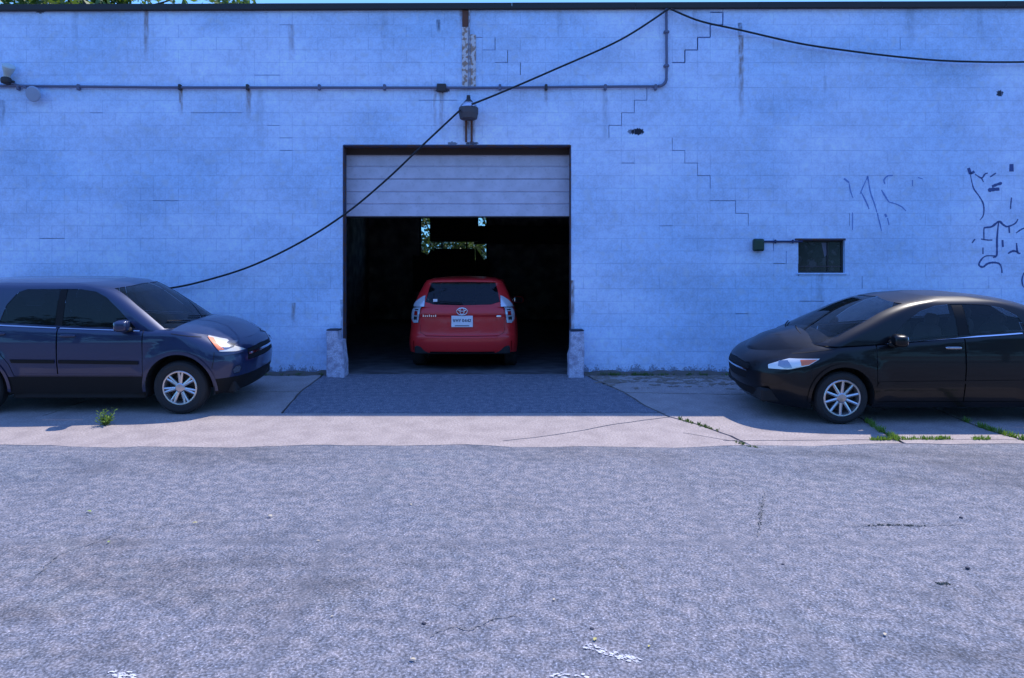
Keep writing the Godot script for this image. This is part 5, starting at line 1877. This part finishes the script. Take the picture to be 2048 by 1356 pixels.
	for q in [[[1168, 1293], [1278, 1325], 16, "flaking white paint line on the open asphalt"], [[1100, 1353], [1195, 1358], 6, "scrap of white paint line at the near end of the lot"], [[215, 1349], [275, 1354], 6, "worn end of a white paint line on the asphalt"]]:
		var st2 := new_st()
		var g0 := on_ground(q[0][0], q[0][1])
		var g1 := on_ground(q[1][0], q[1][1])
		var side := (g1 - g0).normalized().cross(Vector3.UP) * 0.028
		var dir := (g1 - g0).normalized()
		for i in q[2] * 6:
			var f := rng.randf()
			var o := g0.lerp(g1, f) + side * rng.randf_range(-1.0, 1.0)
			var r := rng.randf_range(0.002, 0.010)
			var ring := []
			var k := rng.randi_range(5, 7)
			for m in k:
				var ang := TAU * m / k
				ring.append(o + dir * cos(ang) * r * rng.randf_range(0.6, 2.2) + dir.cross(Vector3.UP) * sin(ang) * r * rng.randf_range(0.4, 0.9) + Vector3(0, 0.0065 + 0.00003 * i, 0))
			for m in range(1, k - 1):
				tri(st2, ring[0], ring[m], ring[m + 1], Vector3.UP)
		var mk := MeshInstance3D.new()
		mk.name = numbered("paint_marking")
		mk.mesh = st2.commit()
		mk.material_override = wp
		mk.set_meta("kind", "structure")
		mk.set_meta("label", q[3])
		add_child(mk)

func slab_mesh(poly: PackedVector2Array, lift: float) -> ArrayMesh:
	var st := new_st()
	var r := Rect2(poly[0], Vector2.ZERO)
	for q in poly:
		r = r.expand(q)
	var lines := []
	for v in [-1.0, 2.9, 2.98, 3.06, 3.14, 3.22, 3.3, 3.38, 3.5, 6.0]:
		lines.append(v)
	for j in lines.size() - 1:
		if lines[j + 1] < r.position.y or lines[j] > r.end.y:
			continue
		var band := PackedVector2Array([Vector2(-20, lines[j]), Vector2(20, lines[j]), Vector2(20, lines[j + 1]), Vector2(-20, lines[j + 1])])
		for b in Geometry2D.intersect_polygons(poly, band):
			var idx := Geometry2D.triangulate_polygon(b)
			for i in range(0, idx.size(), 3):
				var t := []
				for k in 3:
					var q := b[idx[i + k]]
					t.append(Vector3(q.x, ground_y(q.y) + lift, q.y))
				tri(st, t[0], t[1], t[2], Vector3.UP)
	var c := r.get_center()
	for i in poly.size():
		var a := poly[i]
		var b := poly[(i + 1) % poly.size()]
		var d := b - a
		var n := Vector3(d.y, 0, -d.x)
		var pa := Vector3(a.x, ground_y(a.y) + lift, a.y)
		var pb := Vector3(b.x, ground_y(b.y) + lift, b.y)
		quad(st, pa, pb, pb + Vector3(0, -0.075, 0), pa + Vector3(0, -0.075, 0), n)
	return st.commit()

# ---------------------------------------------------------------- plants
func add_blade(st: SurfaceTool, base: Vector3, tip: Vector3, w: float) -> void:
	var d := tip - base
	var side := d.cross(Vector3(rng.randf_range(-1, 1), 0.3, rng.randf_range(-1, 1))).normalized() * w
	var mid := base.lerp(tip, 0.55) + Vector3(0, d.length() * 0.10, 0)
	quad(st, base - side * 0.6, base + side * 0.6, mid + side, mid - side, Vector3(0.1, 0.6, 0.8))
	tri(st, mid - side, mid + side, tip, Vector3(0.1, 0.6, 0.8))

func add_tuft(st: SurfaceTool, at: Vector3, h: float, spread: float, n: int, w: float) -> void:
	for i in n:
		var a := rng.randf() * TAU
		var r := spread * sqrt(rng.randf())
		var b := at + Vector3(cos(a) * r * 0.35, -0.01, sin(a) * r * 0.35)
		add_blade(st, b, at + Vector3(cos(a) * r, h * rng.randf_range(0.35, 1.0), sin(a) * r), w * rng.randf_range(0.6, 1.2))

func build_plants() -> void:
	var green := mat("weed_green", lin(0.11, 0.19, 0.03), 0.7)
	green.backlight_enabled = true
	green.backlight = lin(0.14, 0.24, 0.02)
	var dull := mat("grass_dull", lin(0.075, 0.12, 0.025), 0.8)
	dull.backlight_enabled = true
	dull.backlight = lin(0.05, 0.09, 0.01)
	# bushy weed at the edge of the shade beside the blue car
	var at := on_ground(211, 851)
	var wd := thing("weed_plant", "bushy bright green weed growing from the concrete beside the dark blue vehicle", "weed", at)
	var st := new_st()
	var stems := new_st()
	for i in 26:
		var a := rng.randf() * TAU
		var r := rng.randf_range(0.02, 0.12)
		var tip := Vector3(cos(a) * r, rng.randf_range(0.05, 0.21), sin(a) * r)
		add_tube(stems, [Vector3(0, -0.01, 0), tip * Vector3(0.5, 0.6, 0.5), tip], 0.003, 5, 0.0015)
		for k in 9:
			var f := rng.randf_range(0.2, 1.0)
			var o := tip * f
			var b := rng.randf() * TAU
			add_blade(st, o, o + Vector3(cos(b), rng.randf_range(-0.1, 0.9), sin(b)) * rng.randf_range(0.02, 0.05), 0.006)
	part("stems", stems.commit(), dull, wd)
	part("leaves", st.commit(), green, wd)
	# grass in the joints
	var lines := [
		["grass_in_joint", "bright grass growing in the joint that leads to the sedan's front wheel", [Vector2(4.40, 2.85), Vector2(4.33, 3.4), Vector2(4.29, 3.80)], 110, 0.075, green],
		["grass_in_joint", "bright grass growing in the joint under the sedan's rear door", [Vector2(5.62, 2.85), Vector2(5.67, 3.4), Vector2(5.72, 3.85)], 120, 0.08, green],
		["grass_in_joint", "strip of grass along the kerb joint between the two grassy slab joints", [Vector2(3.95, 3.77), Vector2(4.4, 3.75), Vector2(4.95, 3.74)], 120, 0.05, green],
		["grass_in_joint", "strip of grass along the kerb joint beyond the second grassy slab joint", [Vector2(5.15, 3.75), Vector2(5.5, 3.75), Vector2(5.9, 3.76)], 80, 0.05, green],
		["grass_in_joint", "sparse dry grass in the long diagonal crack of the apron", [Vector2(1.92, 2.5), Vector2(2.2, 2.92), Vector2(2.42, 3.3)], 50, 0.045, dull],
		["grass_in_joint", "tiny dull grass at the end of the diagonal crack by the asphalt", [Vector2(2.45, 3.9), Vector2(2.62, 4.15)], 16, 0.035, dull],
		["weeds_by_wall", "low dark weeds along the wall foot between guard post and sedan", [Vector2(1.25, 0.12), Vector2(2.2, 0.14), Vector2(4.0, 0.13)], 150, 0.07, dull],
		["weeds_by_wall", "low dark weeds along the wall foot between guard post and dark blue vehicle", [Vector2(-4.3, 0.13), Vector2(-3.6, 0.14), Vector2(-3.05, 0.12)], 60, 0.06, dull],
	]
	for q in lines:
		var gs := new_st()
		var pts: Array = q[2]
		var dense := noise(101, 2.0, 2)
		for i in q[3]:
			var f: float = rng.randf() * (pts.size() - 1)
			var k := int(f)
			var p: Vector2 = pts[k].lerp(pts[k + 1], f - k) + Vector2(rng.randf_range(-1, 1), rng.randf_range(-1, 1)) * 0.02
			if dense.get_noise_2d(p.x * 2.0, p.y * 2.0) < -0.22:
				continue
			add_tuft(gs, Vector3(p.x, ground_y(p.y), p.y), q[4] * rng.randf_range(0.5, 1.2), q[4] * 0.7, 7, 0.0045)
		var o := top(q[0], gs.commit(), q[5], q[1], "grass")
		o.set_meta("kind", "stuff")
	# moss and thin grass in cracks of the asphalt
	for q in [["thin moss in an upright crack of the asphalt in front of the sedan", [[1524, 1000], [1521, 1030], [1518, 1062]], 26], ["thin moss in a level crack of the asphalt in front of the sedan", [[1735, 1050], [1790, 1049], [1850, 1051]], 40], ["small mossy tuft on the asphalt in front of the sedan's front wheel", [[1872, 1166], [1885, 1168], [1898, 1166]], 26], ["dull tuft at the flaking paint line", [[1184, 1282], [1190, 1284]], 10]]:
		var ms := new_st()
		var pts: Array = q[1]
		for i in q[2]:
			var f: float = rng.randf() * (pts.size() - 1)
			var k := int(f)
			var g := on_ground(lerpf(pts[k][0], pts[k + 1][0], f - k), lerpf(pts[k][1], pts[k + 1][1], f - k))
			add_tuft(ms, g + Vector3(rng.randf_range(-0.012, 0.012), 0.0, rng.randf_range(-0.012, 0.012)), 0.007, 0.018, 5, 0.003)
		var o := top("moss", ms.commit(), mat("moss", lin(0.20, 0.20, 0.16), 0.9), q[0], "moss")
		o.set_meta("kind", "stuff")
	# fallen leaves and stones
	var leafy := [mat("leaf_yellow", lin(0.40, 0.36, 0.12), 0.8), mat("leaf_pale", lin(0.44, 0.38, 0.27), 0.8), mat("leaf_green", lin(0.24, 0.32, 0.06), 0.8)]
	for q in [[390, 1048, 0, 7], [178, 1025, 2, 8], [218, 1086, 2, 6], [540, 1034, 1, 9], [822, 1011, 1, 5], [1298, 1296, 0, 6], [1770, 1272, 1, 8], [826, 1322, 1, 9], [664, 1236, 1, 5], [1108, 1202, 1, 6], [1190, 1282, 0, 9], [636, 1084, 1, 5]]:
		var g := on_ground(q[0], q[1])
		var sc: float = 0.75 * q[3] * (EYE.z - g.z) / FOCAL
		var ls := new_st()
		var turn := Basis(Vector3.UP, rng.randf() * TAU)
		var spine := []
		for i in 6:
			var f := i / 5.0
			spine.append([turn * Vector3((f - 0.5) * 2.0 * sc, 0.010 + 0.14 * sc * sin(f * PI), 0), turn * Vector3(0, 0.12 * sc, 0.55 * sc) * sin(clampf(f, 0.02, 0.98) * PI)])
		for i in 5:
			var a: Array = spine[i]
			var b: Array = spine[i + 1]
			for s in [-1.0, 1.0]:
				var ea: Vector3 = Vector3(a[1].x * s, a[1].y, a[1].z * s)
				var eb: Vector3 = Vector3(b[1].x * s, b[1].y, b[1].z * s)
				quad(ls, a[0], b[0], b[0] + eb, a[0] + ea, Vector3.UP)
		var kind: String = ["yellow", "pale tan", "yellow green"][q[2]]
		top("fallen_leaf", ls.commit(), leafy[q[2]], kind + " fallen leaf lying on the asphalt", "leaf", g, kind + " leaves on the asphalt")
	var stone := mat("stone_dark", lin(0.05, 0.05, 0.07), 0.9)
	for q in [[1935, 1137, 4], [1566, 1130, 3], [1184, 1259, 4], [848, 1248, 4], [1922, 1036, 3]]:
		var g := on_ground(q[0], q[1])
		var sc: float = q[2] * (EYE.z - g.z) / FOCAL
		top("pebble", blob(Vector3(0, sc * 0.4, 0), Vector3(sc * 1.2, sc * 0.6, sc), 0.8, Basis(Vector3.UP, rng.randf() * 3.0)), stone, "small dark pebble on the asphalt", "pebble", g, "pebbles on the asphalt")

func build_tree(called: String, label: String, at: Vector3, h: float, crown_r: float, low: float, leaves: int, size: float, m: Material, group := "") -> void:
	var t := thing(called, label, "tree" if called.ends_with("tree") else "bush", at, group)
	var bark := mat("bark", lin(0.06, 0.045, 0.035), 0.95)
	var st := new_st()
	add_tube(st, smooth_path([Vector3(0, -0.2, 0), Vector3(0.1, h * 0.3, 0.05), Vector3(-0.05, h * 0.6, 0), Vector3(0.1, h * 0.92, 0.1)]), h * 0.022, 9, h * 0.004)
	var tips := []
	for i in 16:
		var a := i * 2.4
		var y0 := lerpf(low, h * 0.8, i / 16.0)
		var k := 1.0 - 0.5 * absf(i / 15.0 - 0.4)
		var tip := Vector3(cos(a) * crown_r * k, y0 + crown_r * 0.45, sin(a) * crown_r * k)
		add_tube(st, [Vector3(0, y0 * 0.9, 0), tip * Vector3(0.5, 1, 0.5) - Vector3(0, crown_r * 0.15, 0), tip], h * 0.008, 6, h * 0.002)
		tips.append(tip)
	part("trunk", st.commit(), bark, t)
	var ls := new_st()
	var clumps := []
	for tip in tips:
		for k in 4:
			clumps.append([tip * rng.randf_range(0.75, 1.0) + Vector3(rng.randf_range(-1, 1), rng.randf_range(-0.6, 0.8), rng.randf_range(-1, 1)) * crown_r * 0.28, crown_r * rng.randf_range(0.16, 0.34)])
	for k in 10:
		clumps.append([Vector3(rng.randf_range(-0.4, 0.4) * crown_r, rng.randf_range(low, h), rng.randf_range(-0.4, 0.4) * crown_r), crown_r * 0.3])
	for i in leaves:
		var c: Array = clumps[rng.randi() % clumps.size()]
		var d: Vector3 = Vector3(rng.randfn(), rng.randfn() * 0.8, rng.randfn()).normalized() * c[1] * pow(rng.randf(), 0.4)
		var o: Vector3 = c[0] + d
		var u := Vector3(rng.randfn(), rng.randfn() * 0.6, rng.randfn()).normalized() * size * rng.randf_range(0.6, 1.3)
		var v := u.cross(Vector3(rng.randfn(), rng.randfn(), rng.randfn())).normalized() * u.length() * 0.45
		quad(ls, o - u, o + v, o + u, o - v, Vector3.UP)
	part("crown", ls.commit(), m, t)

func build_trees() -> void:
	var leaf := mat("tree_leaf", lin(0.045, 0.085, 0.018), 0.6)
	leaf.backlight_enabled = true
	leaf.backlight = lin(0.10, 0.17, 0.02)
	build_tree("broadleaf_tree", "tall leafy tree behind the roof at the far end of the warehouse", Vector3(-18.8, -0.15, -20.5), 16.5, 4.6, 7.0, 16000, 0.20, leaf)
	build_tree("broadleaf_tree", "leafy tree behind the roof, next along from the tallest tree", Vector3(-13.2, -0.15, -22.0), 14.6, 3.6, 7.0, 13000, 0.20, leaf)
	build_tree("leafy_bush", "sunlit green bush seen through the rear window of the bay", Vector3(-3.0, -0.15, -16.6), 4.6, 1.5, 0.8, 6000, 0.09, leaf)
	build_tree("leafy_bush", "second green bush behind the rear window of the bay", Vector3(-0.9, -0.15, -17.0), 5.2, 1.7, 0.8, 6000, 0.09, leaf)

	# unseen trees added behind the viewpoint to block low sky and darken car reflections
	var far_leaf := mat("far_leaf", lin(0.035, 0.06, 0.018), 0.7)
	var i := 0
	for q in [[-33.0, 30.0, 11.5, 4.6], [-23.5, 33.0, 12.5, 5.0], [-14.0, 31.0, 10.5, 4.6], [-4.5, 34.0, 12.0, 5.0], [5.5, 32.0, 11.0, 4.8], [15.0, 33.5, 12.5, 5.0], [25.0, 31.0, 11.0, 4.8], [35.0, 33.0, 12.0, 5.0]]:
		build_tree("broadleaf_tree", "unseen leafy tree added across the lot to darken the car reflections", Vector3(q[0], -0.25, q[1]), q[2], q[3], 1.6, 2600, 0.42, far_leaf, "unseen trees added across the lot")
		i += 1

# ---------------------------------------------------------------- the scene
func _ready() -> void:
	rng.seed = 20240611
	var cam := Camera3D.new()
	cam.name = "camera"
	add_child(cam)
	cam.position = EYE
	cam.projection = Camera3D.PROJECTION_FRUSTUM
	cam.near = 0.1
	cam.far = 600.0
	cam.size = 1356.0 / FOCAL * 0.1
	cam.frustum_offset = Vector2(0.0, -(678.0 - HORIZON) / FOCAL * 0.1)
	cam.current = true

	var sky := ProceduralSkyMaterial.new()
	sky.sky_top_color = Color(0.38, 0.55, 0.91)
	sky.sky_horizon_color = Color(0.46, 0.76, 0.97)
	sky.sky_curve = 0.25
	sky.ground_bottom_color = Color(0.25, 0.25, 0.28)
	sky.ground_horizon_color = Color(0.45, 0.55, 0.65)
	sky.sun_angle_max = 0.0
	sky.sky_energy_multiplier = 1.0
	var env := Environment.new()
	env.background_mode = Environment.BG_SKY
	env.sky = Sky.new()
	env.sky.sky_material = sky
	env.tonemap_mode = Environment.TONE_MAPPER_LINEAR
	env.tonemap_exposure = 1.85
	env.sdfgi_enabled = true
	env.ssao_enabled = true
	env.ssil_enabled = true
	var we := WorldEnvironment.new()
	we.name = "environment"
	we.environment = env
	add_child(we)

	# the sun stands high behind the building, a little to the right
	var sun := DirectionalLight3D.new()
	sun.name = "sun"
	sun.light_energy = 1.02
	sun.light_color = Color(1.0, 0.965, 0.92)
	sun.light_angular_distance = 0.5
	sun.shadow_enabled = true
	add_child(sun)
	var to_sun := Vector3(1.05, 2.434, -1.0).normalized()
	sun.look_at_from_position(Vector3.ZERO, -to_sun, Vector3.FORWARD)

	build_ground()
	build_warehouse()
	build_trees()
	car_materials()
	build_suv()
	build_sedan()
	build_hatchback()
	build_fixtures()
	build_inside()
	build_plants()
